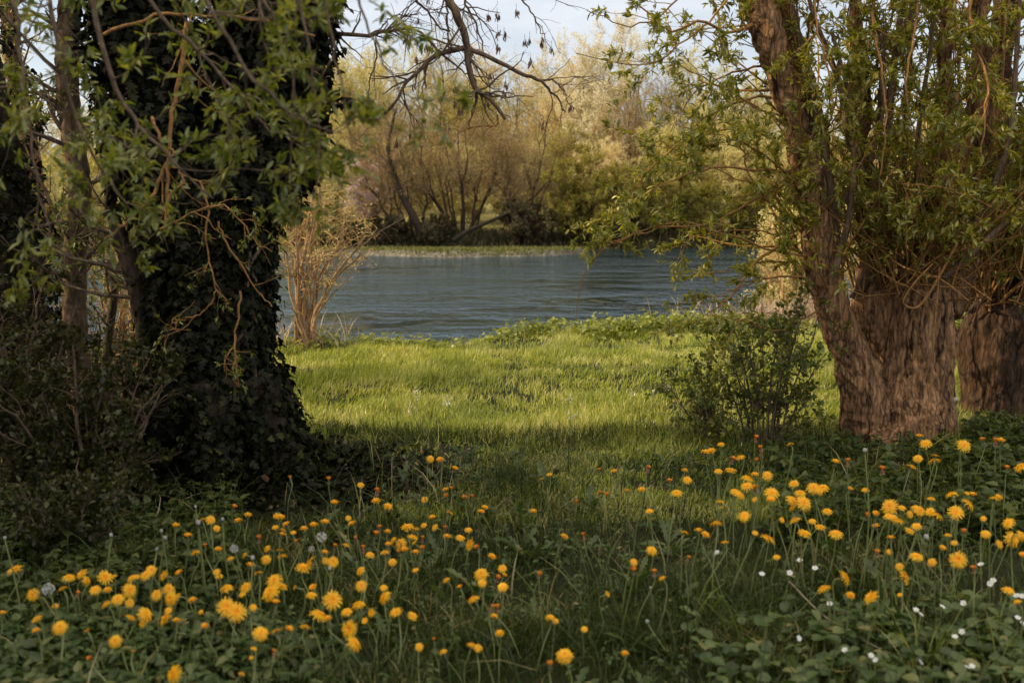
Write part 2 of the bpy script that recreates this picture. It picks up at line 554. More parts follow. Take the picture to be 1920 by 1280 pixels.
M["seed_key"] = leaf_mat("brown seed", [(0, (0.10, 0.055, 0.035)), (1, (0.24, 0.14, 0.09))], 0.25, 0.5, 0.04, (1.1, 0.95, 0.85))


def ground_material():
    m, nt, N, L = new_mat("earth and turf")
    out = N.new("ShaderNodeOutputMaterial")
    geo = N.new("ShaderNodeNewGeometry")
    a = N.new("ShaderNodeTexNoise")
    a.inputs["Scale"].default_value = 1.2
    a.inputs["Detail"].default_value = 8
    L.new(geo.outputs["Position"], a.inputs["Vector"])
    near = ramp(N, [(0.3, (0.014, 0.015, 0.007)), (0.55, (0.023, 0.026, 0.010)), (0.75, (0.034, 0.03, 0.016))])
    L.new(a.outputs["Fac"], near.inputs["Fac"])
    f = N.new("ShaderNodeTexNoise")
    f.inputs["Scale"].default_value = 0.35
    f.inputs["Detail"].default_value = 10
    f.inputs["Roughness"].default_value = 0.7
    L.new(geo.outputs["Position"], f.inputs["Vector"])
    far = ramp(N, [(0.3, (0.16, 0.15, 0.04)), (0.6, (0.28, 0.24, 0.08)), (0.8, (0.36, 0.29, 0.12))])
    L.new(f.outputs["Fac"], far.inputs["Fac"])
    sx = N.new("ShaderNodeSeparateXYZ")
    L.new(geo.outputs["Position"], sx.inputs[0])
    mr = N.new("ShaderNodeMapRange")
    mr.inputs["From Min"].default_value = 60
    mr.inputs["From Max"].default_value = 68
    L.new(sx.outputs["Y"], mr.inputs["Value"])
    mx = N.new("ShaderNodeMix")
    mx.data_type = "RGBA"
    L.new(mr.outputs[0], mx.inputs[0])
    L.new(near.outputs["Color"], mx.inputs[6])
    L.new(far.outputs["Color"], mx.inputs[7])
    b = N.new("ShaderNodeBsdfPrincipled")
    b.inputs["Roughness"].default_value = 0.95
    b.inputs["Specular IOR Level"].default_value = 0.1
    L.new(mx.outputs[2], b.inputs["Base Color"])
    d = N.new("ShaderNodeTexNoise")
    d.inputs["Scale"].default_value = 30
    d.inputs["Detail"].default_value = 6
    L.new(geo.outputs["Position"], d.inputs["Vector"])
    bp = N.new("ShaderNodeBump")
    bp.inputs["Strength"].default_value = 0.7
    bp.inputs["Distance"].default_value = 0.03
    L.new(d.outputs["Fac"], bp.inputs["Height"])
    L.new(bp.outputs[0], b.inputs["Normal"])
    L.new(b.outputs[0], out.inputs["Surface"])
    return m


def gravel_material():
    m, nt, N, L = new_mat("river gravel")
    out = N.new("ShaderNodeOutputMaterial")
    geo = N.new("ShaderNodeNewGeometry")
    v = N.new("ShaderNodeTexVoronoi")
    v.inputs["Scale"].default_value = 6
    L.new(geo.outputs["Position"], v.inputs["Vector"])
    rp = ramp(N, [(0.0, (0.05, 0.042, 0.03)), (0.5, (0.10, 0.085, 0.062)), (1, (0.22, 0.19, 0.15))])
    L.new(v.outputs["Color"], rp.inputs["Fac"])
    b = N.new("ShaderNodeBsdfPrincipled")
    b.inputs["Roughness"].default_value = 0.85
    L.new(rp.outputs["Color"], b.inputs["Base Color"])
    bp = N.new("ShaderNodeBump")
    bp.inputs["Distance"].default_value = 0.05
    L.new(v.outputs["Distance"], bp.inputs["Height"])
    L.new(bp.outputs[0], b.inputs["Normal"])
    L.new(b.outputs[0], out.inputs["Surface"])
    return m


def water_material():
    m, nt, N, L = new_mat("river water")
    out = N.new("ShaderNodeOutputMaterial")
    geo = N.new("ShaderNodeNewGeometry")

    def noise(scale, sx, sy, detail, rough, dist=0.4):
        mp = N.new("ShaderNodeMapping")
        mp.inputs["Rotation"].default_value = (0, 0, 0.1)
        mp.inputs["Scale"].default_value = (sx, sy, 1)
        L.new(geo.outputs["Position"], mp.inputs["Vector"])
        a = N.new("ShaderNodeTexNoise")
        a.inputs["Scale"].default_value = scale
        a.inputs["Detail"].default_value = detail
        a.inputs["Roughness"].default_value = rough
        a.inputs["Distortion"].default_value = dist
        L.new(mp.outputs[0], a.inputs["Vector"])
        return a
    w = noise(0.30, 0.7, 1.3, 5, 0.6)
    r = ramp(N, [(0.40, (0.12, 0.12, 0.12)), (0.60, (1, 1, 1))])
    L.new(w.outputs["Fac"], r.inputs["Fac"])
    nrm_in = None
    for sc_, sy, det, rg, dist, mod in ((1.3, 0.4, 2, 0.4, 0.09, False), (5.2, 0.36, 3, 0.45, 0.09, True), (13.0, 0.45, 2, 0.5, 0.05, True)):
        a = noise(sc_, 1.0, sy, det, rg, 0.7)
        h = a.outputs["Fac"]
        if mod:
            mu = N.new("ShaderNodeMath")
            mu.operation = "MULTIPLY"
            L.new(h, mu.inputs[0])
            L.new(r.outputs["Color"], mu.inputs[1])
            h = mu.outputs[0]
        bp = N.new("ShaderNodeBump")
        bp.inputs["Strength"].default_value = 1.0
        bp.inputs["Distance"].default_value = dist
        L.new(h, bp.inputs["Height"])
        if nrm_in is not None:
            L.new(nrm_in, bp.inputs["Normal"])
        nrm_in = bp.outputs[0]
    gl = N.new("ShaderNodeBsdfGlossy")
    gl.inputs["Color"].default_value = (0.72, 0.83, 0.95, 1)
    gl.inputs["Roughness"].default_value = 0.05
    L.new(nrm_in, gl.inputs["Normal"])
    df = N.new("ShaderNodeBsdfDiffuse")
    df.inputs["Color"].default_value = (0.016, 0.029, 0.037, 1)
    L.new(nrm_in, df.inputs["Normal"])
    fr = N.new("ShaderNodeFresnel")
    fr.inputs["IOR"].default_value = 1.33
    L.new(nrm_in, fr.inputs["Normal"])
    ms = N.new("ShaderNodeMixShader")
    L.new(fr.outputs[0], ms.inputs[0])
    L.new(df.outputs[0], ms.inputs[1])
    L.new(gl.outputs[0], ms.inputs[2])
    L.new(ms.outputs[0], out.inputs["Surface"])
    return m


M["ground"] = ground_material()
M["gravel"] = gravel_material()
M["water"] = water_material()

# ------------------------------------------------------------------ light
SUN_EL, SUN_AZ = R(26.0), R(2.0)           # to the left of the view, a little behind the camera
sun_dir = Vector((-math.cos(SUN_EL) * math.cos(SUN_AZ), -math.cos(SUN_EL) * math.sin(SUN_AZ), math.sin(SUN_EL)))
ld = bpy.data.lights.new("sun", "SUN")
ld.energy = 5.0
ld.angle = R(0.6)
ld.color = (1.0, 0.81, 0.49)
lo = bpy.data.objects.new("sun", ld)
COL.objects.link(lo)
lo.rotation_euler = sun_dir.to_track_quat("Z", "Y").to_euler()
lo.location = (-20, -5, 15)

world = bpy.data.worlds.new("World")
scene.world = world
world.use_nodes = True
wn, wl = world.node_tree.nodes, world.node_tree.links
wn.clear()
wo = wn.new("ShaderNodeOutputWorld")
bg = wn.new("ShaderNodeBackground")
bg.inputs["Strength"].default_value = 0.15
sk = wn.new("ShaderNodeTexSky")
sk.sky_type = "NISHITA"
sk.sun_disc = False
sk.sun_elevation = SUN_EL
sk.sun_rotation = math.atan2(sun_dir.x, sun_dir.y)
sk.air_density = 1.0
sk.dust_density = 1.2
sk.ozone_density = 1.0
tc = wn.new("ShaderNodeTexCoord")
mpw = wn.new("ShaderNodeMapping")
mpw.inputs["Scale"].default_value = (1.0, 1.0, 3.2)
wl.new(tc.outputs["Generated"], mpw.inputs["Vector"])
cn = wn.new("ShaderNodeTexNoise")
cn.inputs["Scale"].default_value = 2.6
cn.inputs["Detail"].default_value = 7
cn.inputs["Roughness"].default_value = 0.6
wl.new(mpw.outputs[0], cn.inputs["Vector"])
cr = ramp(wn, [(0.36, (0.35, 0.35, 0.35)), (0.66, (0.92, 0.92, 0.92))])
wl.new(cn.outputs["Fac"], cr.inputs["Fac"])
mxw = wn.new("ShaderNodeMix")
mxw.data_type = "RGBA"
wl.new(cr.outputs["Color"], mxw.inputs[0])
wl.new(sk.outputs[0], mxw.inputs[6])
mxw.inputs[7].default_value = (6.3, 6.5, 6.9, 1)      # thin lit cloud, in the sky's own units
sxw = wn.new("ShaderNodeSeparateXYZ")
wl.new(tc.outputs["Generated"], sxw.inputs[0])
hi = wn.new("ShaderNodeMapRange")                      # added brightening of the unseen sky overhead, lifts the light in shade
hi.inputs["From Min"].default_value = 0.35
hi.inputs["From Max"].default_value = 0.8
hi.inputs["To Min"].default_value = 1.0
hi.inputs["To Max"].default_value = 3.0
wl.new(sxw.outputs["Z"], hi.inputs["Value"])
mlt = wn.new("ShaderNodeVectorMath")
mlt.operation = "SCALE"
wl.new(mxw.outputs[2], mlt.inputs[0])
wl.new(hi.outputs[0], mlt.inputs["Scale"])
tnt = wn.new("ShaderNodeMapRange")                     # warm tint added to the high sky to warm the shade
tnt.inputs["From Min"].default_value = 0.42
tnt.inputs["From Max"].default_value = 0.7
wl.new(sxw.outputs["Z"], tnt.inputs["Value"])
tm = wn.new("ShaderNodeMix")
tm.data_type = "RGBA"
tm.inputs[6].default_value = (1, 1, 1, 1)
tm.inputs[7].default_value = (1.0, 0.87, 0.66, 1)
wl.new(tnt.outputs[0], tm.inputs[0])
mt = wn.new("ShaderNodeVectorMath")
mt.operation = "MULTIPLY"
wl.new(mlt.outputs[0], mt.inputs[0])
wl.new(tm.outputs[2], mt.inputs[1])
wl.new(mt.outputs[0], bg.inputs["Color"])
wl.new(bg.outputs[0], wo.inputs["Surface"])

scene.view_settings.view_transform = "Standard"
scene.view_settings.look = "None"
scene.view_settings.exposure = 0
scene.view_settings.gamma = 1
scene.render.engine = "CYCLES"
cy = scene.cycles
cy.max_bounces = 7
cy.diffuse_bounces = 4
cy.glossy_bounces = 3
cy.transmission_bounces = 4
cy.caustics_reflective = False
cy.caustics_refractive = False
cy.sample_clamp_indirect = 4.0
cy.use_denoising = True

# ------------------------------------------------------------------ the setting
def axis(lo, hi, c, fine, growth):
    out = [c]
    s = fine
    x = c
    while x < hi:
        x += s
        s *= growth
        out.append(min(x, hi))
    s = fine
    x = c
    while x > lo:
        x -= s
        s *= growth
        out.insert(0, max(x, lo))
    return np.array(out)


def build_ground():
    xs = axis(-900, 900, 0.3, 0.09, 1.018)
    y1 = np.arange(-14, 16, 0.1)
    y2 = axis(16, 2500, 16, 0.25, 1.02)[1:]
    ys = np.concatenate([y1, y2])
    X, Y = np.meshgrid(xs, ys)
    Z = ground_z(X, Y)
    V = np.stack([X, Y, Z], -1).reshape(-1, 3)
    nx, ny = len(xs), len(ys)
    i, j = np.meshgrid(np.arange(nx - 1), np.arange(ny - 1))
    a = j * nx + i
    Q = np.stack([a, a + 1, a + nx + 1, a + nx], -1).reshape(-1, 4)
    return tag(Mesh().add(V, quads=Q).build("ground", M["ground"]), kind="structure")


build_ground()
w = Mesh().add([(-300, 9, WATER_Z), (300, 9, WATER_Z), (300, 70, WATER_Z), (-300, 70, WATER_Z)], quads=[(0, 1, 2, 3)])
tag(w.build("river_water", M["water"]), kind="structure")


def bar_mask(x, y):
    """the low gravel bar along the far bank"""
    c = 46.6 + 0.6 * np.sin(x * 0.5) + 0.7 * n2(x, y * 0.3, 0.55, 37)
    half = (2.2 + 1.0 * n2(x, x * 0, 0.4, 39)) * smooth(4.2, 1.0, x) * smooth(-16, -10, x)
    return np.where(half > 0.15, np.clip(1 - np.abs(y - c) / np.maximum(half, 0.15), 0, 1), 0.0)


def bar_z(x, y):
    m = bar_mask(x, y)
    return WATER_Z - 0.12 + 0.34 * smooth(0, 0.5, m) + 0.07 * n2(x, y, 0.9, 31) * smooth(0, 0.4, m)


xs = np.arange(-18, 6, 0.15)
ys = np.arange(42.5, 50, 0.12)
X, Y = np.meshgrid(xs, ys)
V = np.stack([X, Y, bar_z(X, Y)], -1).reshape(-1, 3)
nx = len(xs)
i, j = np.meshgrid(np.arange(nx - 1), np.arange(len(ys) - 1))
a = j * nx + i
tag(Mesh().add(V, quads=np.stack([a, a + 1, a + nx + 1, a + nx], -1).reshape(-1, 4)).build("gravel_bar_ground", M["gravel"]), kind="structure")


# ------------------------------------------------------------------ grass
def blades(mesh, pos, h, wd, lean, az, mat=0):
    """grass blades: 7 verts, curved over; az is the direction of the lean"""
    n = len(pos)
    s = np.array([0, 0.35, 0.7, 1.0])
    hd = np.stack([np.cos(az), np.sin(az), np.zeros(n)], -1)
    face = az + np.pi / 2 + RNG.normal(0, 0.8, n)
    wv = np.stack([np.cos(face), np.sin(face), np.zeros(n)], -1) * (wd * 0.5)[:, None]
    V = np.zeros((n, 7, 3))
    for k in range(4):
        c = pos + hd * (h * lean * s[k] ** 2)[:, None]
        c[:, 2] += h * (s[k] - 0.35 * np.minimum(lean, 1.2) * s[k] ** 2)
        if k < 3:
            ww = wv * (1 - 0.35 * s[k])
            V[:, 2 * k] = c - ww
            V[:, 2 * k + 1] = c + ww
        else:
            V[:, 6] = c
    o = (np.arange(n) * 7)[:, None]
    Q = np.concatenate([o + [0, 1, 3, 2], o + [2, 3, 5, 4]])
    T = o + [4, 5, 6]
    mesh.add(V.reshape(-1, 3), tris=T, quads=Q, mat=mat)


def scatter(n, x0, x1, y0, y1, power=1.0):
    y = y0 + (y1 - y0) * RNG.random(n) ** power
    hw = np.maximum(0.53 * y + 0.25, 0.6)
    x = RNG.uniform(-1, 1, n) * hw
    k = (x > x0) & (x < x1)
    return x[k], y[k]


def put(x, y):
    return np.stack([x, y, ground_z(x, y)], -1)


def litter_patch(x, y):
    """1 where the dark ivy litter under the ivy tree leaves no grass"""
    q = np.sqrt(((x + 1.15) / 1.15) ** 2 + ((y - 4.72) / 0.62) ** 2) + 0.35 * n2(x, y, 2.0, 57)
    return smooth(1.15, 0.75, q)


def lawn():
    m = Mesh()
    x, y = scatter(400000, -6, 7.5, 4.2, 13.4)
    keep = (y < edge(x) + 0.25)
    tuft = n2(x, y, 1.6, 41)
    fine = n2(x, y, 6.0, 43)
    keep &= RNG.random(len(x)) < np.clip(0.55 + 1.0 * tuft + 0.7 * fine, 0.12, 1)
    keep &= RNG.random(len(x)) < smooth(0.5, 1.5, np.sqrt((x + 1.5) ** 2 + ((y - 4.9) * 1.3) ** 2))
    keep &= RNG.random(len(x)) > 0.93 * litter_patch(x, y)
    x, y, tuft, fine = x[keep], y[keep], tuft[keep], fine[keep]
    shade = smooth(6.2, 5.0, y)
    h = (0.045 + 0.10 * np.clip(tuft + 0.1, 0, 1) ** 1.3 + 0.05 * np.clip(fine, 0, 1)) * RNG.uniform(0.5, 1.35, len(x)) * (1 - 0.3 * shade)
    wd = RNG.uniform(0.0035, 0.0075, len(x)) * (0.7 + 0.05 * y)
    az = 0.6 + 2.2 * n2(x, y, 0.8, 47) + RNG.normal(0, 0.9, len(x))
    lean = np.clip(RNG.normal(0.55, 0.35, len(x)), 0.02, 1.5)
    blades(m, put(x, y), h, wd, lean, az)
    # tall seeding stalks
    x, y = scatter(1500, -5, 7, 5.5, 12.5)
    k = y < edge(x)
    x, y = x[k], y[k]
    n = len(x)
    blades(m, put(x, y), RNG.uniform(0.12, 0.22, n), np.full(n, 0.004), RNG.uniform(0.1, 0.8, n), RNG.uniform(0, 6.3, n))
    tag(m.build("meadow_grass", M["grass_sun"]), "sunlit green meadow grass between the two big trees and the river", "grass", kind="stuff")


def foreground_grass():
    m = Mesh()
    x, y = scatter(150000, -4.0, 4.2, 1.5, 6.0, 0.8)
    d = n2(x, y, 1.3, 51) + 0.5 * n2(x, y, 4.0, 53)
    # sparser under the ivy tree
    bare = np.exp(-(((x + 1.7) / 1.3) ** 2 + ((y - 4.9) / 0.8) ** 2))
    keep = RNG.random(len(x)) < np.clip(np.clip(0.5 + 0.9 * d, 0.26, 1) - 0.75 * bare, 0.03, 1)
    keep &= RNG.random(len(x)) > 0.9 * litter_patch(x, y)
    x, y, d = x[keep], y[keep], d[keep]
    n = len(x)
    h = (0.045 + 0.07 * np.clip(d + 0.4, 0, 1)) * RNG.uniform(0.5, 1.4, n)
    wd = RNG.uniform(0.0022, 0.0052, n)
    blades(m, put(x, y), h, wd, np.clip(RNG.normal(0.7, 0.4, n), 0.05, 1.8), RNG.uniform(0, 6.3, n))
    x, y = scatter(1500, -3, 3.4, 1.7, 5.2)
    n = len(x)
    blades(m, put(x, y), RNG.uniform(0.16, 0.32, n), RNG.uniform(0.003, 0.007, n), RNG.uniform(0.3, 1.3, n), RNG.uniform(0, 6.3, n))
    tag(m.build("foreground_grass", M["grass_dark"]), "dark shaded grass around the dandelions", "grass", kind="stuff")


def cover_leaves():
    """low leafy plants between the flowers"""
    # broad dull nettle-like leaves, lower corner
    def patch(n, fx, tplz, size, hgt, name, label, mat, k=5, spread=1.0):
        m = Mesh()
        x, y = fx(n)
        z = ground_z(x, y)
        hh = RNG.uniform(hgt[0], hgt[1], len(x))
        # little stems
        pos = np.stack([x, y, z + hh], -1)
        base = np.stack([x, y, z], -1) + RNG.normal(0, 0.015, (len(x), 3)) * [1, 1, 0]
        m.tubes(np.stack([base, 0.5 * (base + pos) + RNG.normal(0, 0.008, (len(x), 3)), pos], 1), np.full((len(x), 3), 0.0014), 3, mat=1)
        nn = len(pos)
        P = np.repeat(pos, k, 0)
        a = np.tile(np.arange(k) * 2 * math.pi / k, nn) + np.repeat(RNG.uniform(0, 6.3, nn), k) + RNG.normal(0, 0.25, nn * k)
        el = RNG.normal(0.12, 0.3, nn * k)
        d = np.stack([np.cos(a) * np.cos(el), np.sin(a) * np.cos(el), np.sin(el)], -1)
        P[:, 2] -= RNG.uniform(0, 0.45, nn * k) * np.repeat(hh, k) * spread
        leaves(m, tplz, P, d, RNG.uniform(size[0], size[1], nn * k), flutter=0.28)
        tag(m.build(name, [mat, M["stem"]]), label, "ground cover", kind="stuff")

    def near_left(n):
        y = RNG.uniform(1.75, 3.0, n)
        x = -0.55 * y + np.abs(RNG.normal(0, 0.42, n)) * 1.0
        k = (x < -0.12 * y - 0.15)
        return x[k], y[k]

    def mid_left(n):
        y = RNG.uniform(3.2, 4.7, n)
        x = RNG.uniform(-0.54, -0.28, n) * y
        return x, y

    def near_right(n):
        y = RNG.uniform(1.8, 3.1, n)
        x = 0.57 * y - np.abs(RNG.normal(0, 0.55, n))
        k = (x > 0.16 * y + 0.05) & (n2(x, y, 2.2, 77) > -0.35)
        return x[k], y[k]

    def mid_right(n):
        y = RNG.uniform(3.9, 5.9, n)
        x = RNG.uniform(0.26, 0.58, n) * y
        k = (x / y > 0.46) | (y < 5.35) & (RNG.random(n) < 0.45)
        return x[k], y[k]

    def everywhere(n):
        y = RNG.uniform(1.9, 5.4, n)
        x = RNG.uniform(-0.5, 0.5, n) * y
        k = n2(x, y, 1.1, 61) > -0.05
        return x[k], y[k]

    patch(2600, near_left, SERRATE, (0.02, 0.043), (0.04, 0.14), "nettle_cover", "dull green nettle-like leaves filling the near corner", M["leaf_cover"], 6)
    patch(600, mid_left, SERRATE, (0.025, 0.05), (0.04, 0.14), "nettle_cover", "dim nettle-like leaves under the ivy-covered tree", M["leaf_shrub"], 6)
    patch(700, near_right, STRAW, (0.026, 0.05), (0.03, 0.13), "strawberry_cover", "three-leaved strawberry plants under the white flowers", M["leaf_cover"], 3, 0.15)
    patch(1700, mid_right, SERRATE, (0.03, 0.06), (0.03, 0.17), "nettle_cover", "dark leafy cover at the foot of the thick willow", M["leaf_shrub"], 6)
    patch(2200, everywhere, OVATE, (0.010, 0.026), (0.02, 0.10), "clover_cover", "small round-leaved herbs scattered through the dark grass", M["leaf_cover"], 5)
    # dandelion rosettes and upright docks
    m = Mesh()
    x, y = everywhere(240)
    k = 7
    base = np.repeat(put(x, y), k, 0)
    a = RNG.uniform(0, 6.3, len(base))
    el = RNG.uniform(0.25, 1.25, len(base))
    d = np.stack([np.cos(a) * np.cos(el), np.sin(a) * np.cos(el), np.sin(el)], -1)
    leaves(m, DANDLEAF, base, d, RNG.uniform(0.06, 0.14, len(base)), flutter=0.3)
    tag(m.build("dandelion_rosettes", M["leaf_cover"]), "toothed dandelion leaves rising from the dark grass", "ground cover", kind="stuff")
    # ivy carpet and litter round the ivy tree
    m = Mesh()
    n = 4200
    a = RNG.uniform(0, 6.3, n)
    rr = 0.35 + np.abs(RNG.normal(0, 0.38, n))
    x = -1.56 + np.cos(a) * rr * 1.25
    y = 4.95 + np.sin(a) * rr * 0.9
    pos = put(x, y)
    pos[:, 2] += RNG.uniform(0.005, 0.035, n) + 0.06 * np.exp(-rr * 1.6)
    d = np.stack([np.cos(a), np.sin(a), RNG.normal(0, 0.3, n)], -1) + 0.8 * rand_dirs(n)
    leaves(m, IVY, pos, d, RNG.uniform(0.022, 0.05, n), flutter=0.35)
    tag(m.build("ivy_carpet", M["leaf_ivy"]), "dark ivy leaves creeping over the ground around the ivy-covered trunk", "ivy", kind="stuff")
    m = Mesh()
    n = 1900
    x = np.where(RNG.random(n) < 0.75, RNG.normal(-0.95, 0.7, n), RNG.normal(1.95, 0.35, n))
    y = np.where(x < 0.8, RNG.normal(4.9, 0.45, n), RNG.normal(5.3, 0.22, n))
    pos = put(x, y)
    pos[:, 2] += RNG.uniform(0.008, 0.03, n)
    leaves(m, OVATE, pos, rand_dirs(n) * [1, 1, 0.25], RNG.uniform(0.015, 0.04, n), flutter=0.6)
    tag(m.build("leaf_litter", M["leaf_dead"]), "brown leaf litter strewn at the feet of the two big trees", "leaf litter", kind="stuff")


def bank_plants():
    m = Mesh()
    x = RNG.uniform(-6.5, 7, 5200)
    y = edge(x) - 0.1 + RNG.normal(0, 0.28, len(x)) + 0.2 * n2(x, x * 0, 1.1, 95)
    dens = n2(x, y, 0.9, 91)
    k = RNG.random(len(x)) < np.clip(0.55 + 1.1 * dens, 0.06, 1)
    x, y, dens = x[k], y[k], dens[k]
    z = ground_z(x, y)
    pos = np.stack([x, y, z + RNG.uniform(0.02, 0.15, len(x)) * (0.6 + 1.4 * np.clip(dens, -0.4, 1)) * (0.55 + 0.45 * smooth(-1.2, 0.6, x))], -1)
    kk = 5
    P = np.repeat(pos, kk, 0) + RNG.normal(0, 0.035, (len(pos) * kk, 3))
    d = rand_dirs(len(P)) * [1, 1, 0.4]
    leaves(m, OVATE, P, d, RNG.uniform(0.025, 0.075, len(P)), flutter=0.5)
    tag(m.build("bank_herbs", M["leaf_bank"]), "broad-leaved green herbs along the river bank edge", "ground cover", kind="stuff")
    # dry pinkish grass at the far end of the bank
    m = Mesh()
    n = 1500
    x = RNG.normal(3.35, 0.55, n)
    y = edge(x) + RNG.normal(0.1, 0.22, n)
    n = len(x)
    blades(m, put(x, y), RNG.uniform(0.2, 0.6, n), RNG.uniform(0.006, 0.013, n), RNG.uniform(0.1, 1.2, n), RNG.uniform(0, 6.3, n))
    tag(m.build("dry_grass", M["dry"]), "pale pinkish dry grass on the bank beneath the golden bush", "dry grass", kind="stuff")
    m = Mesh()
    n = 110
    x = RNG.normal(-2.0, 0.28, n)
    y = edge(x) - 0.25 + RNG.normal(0, 0.12, n)
    blades(m, put(x, y), RNG.uniform(0.2, 0.5, n), RNG.uniform(0.006, 0.011, n), RNG.uniform(0.1, 1.0, n), RNG.uniform(0, 6.3, n))
    tag(m.build("dry_stalks", M["dry"]), "thin dry stalks at the foot of the bare shrub by the water", "dry grass", kind="stuff")
    # grass of the bar and of the far bank
    m = Mesh()
    n = 26000
    x = RNG.uniform(-16, 4, n)
    y = RNG.uniform(43.5, 49, n)
    mk = bar_mask(x, y)
    k = (mk > 0.22) & (RNG.random(n) < 0.55 + 0.6 * n2(x, y, 0.8, 93))
    x, y = x[k], y[k]
    n = len(x)
    blades(m, np.stack([x, y, bar_z(x, y)], -1), RNG.uniform(0.04, 0.22, n), RNG.uniform(0.025, 0.05, n), RNG.uniform(0.1, 0.9, n), RNG.uniform(0, 6.3, n))
    tag(m.build("bar_grass", M["grass_bar"]), "low green grass on the gravel bar along the far bank", "grass", kind="stuff")
    m = Mesh()
    n = 26000
    x = RNG.uniform(-34, 30, n)
    y = 51.5 + np.abs(RNG.normal(0, 3.5, n)) + 2.5 * smooth(3, 14, x)
    blades(m, put(x, y), RNG.uniform(0.2, 0.7, n), RNG.uniform(0.03, 0.08, n), RNG.uniform(0.1, 1.2, n), RNG.uniform(0, 6.3, n))
    tag(m.build("far_bank_grass", M["far_dark"]), "dark rough grass under the trees on the far bank", "grass", kind="stuff")


lawn()
foreground_grass()
cover_leaves()
bank_plants()


# ------------------------------------------------------------------ solid trunks
def fused(tubes_list, voxel, disp):
    """several tubes fused into one skin, then given bark relief by disp(V, N)"""
    m = Mesh()
    for P, r, sides in tubes_list:
        m.tubes(P[None], r[None], sides)
        for e in (0, -1):
            k = len(m.v) - 1
            nn = m.n
            ring = np.arange(sides) + (nn - sides if e == -1 else nn - len(P) * sides)
            c = P[e]
            m.add([c], None)
            tri = [(nn, ring[(q + 1) % sides], ring[q]) if e == 0 else (nn, ring[q], ring[(q + 1) % sides]) for q in range(sides)]
            m.t.append(np.array(tri))
            m.tm.append(np.zeros(sides, np.int32))
    tmp = bpy.data.objects.new("trunk_form", m.data("trunk_form", M["bark_dark"]))
    COL.objects.link(tmp)
    md = tmp.modifiers.new("remesh", "REMESH")
    md.mode = "VOXEL"
    md.voxel_size = voxel
    sm = tmp.modifiers.new("smooth", "SMOOTH")
    sm.iterations = 6
    sm.factor = 0.5
    dg = bpy.context.evaluated_depsgraph_get()
    me = bpy.data.meshes.new_from_object(tmp.evaluated_get(dg))
    n = len(me.vertices)
    V = np.zeros(n * 3, np.float32)
    me.vertices.foreach_get("co", V)
    V = V.reshape(-1, 3).astype(float)
    Nn = np.zeros(n * 3, np.float32)
    me.vertex_normals.foreach_get("vector", Nn)
    Nn = Nn.reshape(-1, 3).astype(float)
    V = V + Nn * disp(V, Nn)[:, None]
    quads, tris = [], []
    for p in me.polygons:
        (quads if len(p.vertices) == 4 else tris).append(tuple(p.vertices))
    bpy.data.objects.remove(tmp)
    out = Mesh()
    out.add(V, tris=tris, quads=quads)
    return out


def ridged_bark(amp, freq, stretch, twist, lump=0.03, centre=(0, 0)):
    def f(V, Nn):
        x, y, z = V[:, 0] - centre[0], V[:, 1] - centre[1], V[:, 2]
        a = twist * z + 0.5 * fbm(V * 1.6, 2, 5)
        xr = x * np.cos(a) - y * np.sin(a)
        yr = x * np.sin(a) + y * np.cos(a)
        q = np.stack([xr * freq, yr * freq, z * freq * stretch], -1)
        rid = 1 - np.abs(fbm(q, 4, 21)) * 2.2
        big = fbm(V * 3.0, 3, 31)
        return amp * (rid - 0.6) + lump * big + 0.35 * amp * fbm(V * 40, 2, 8)
    return f


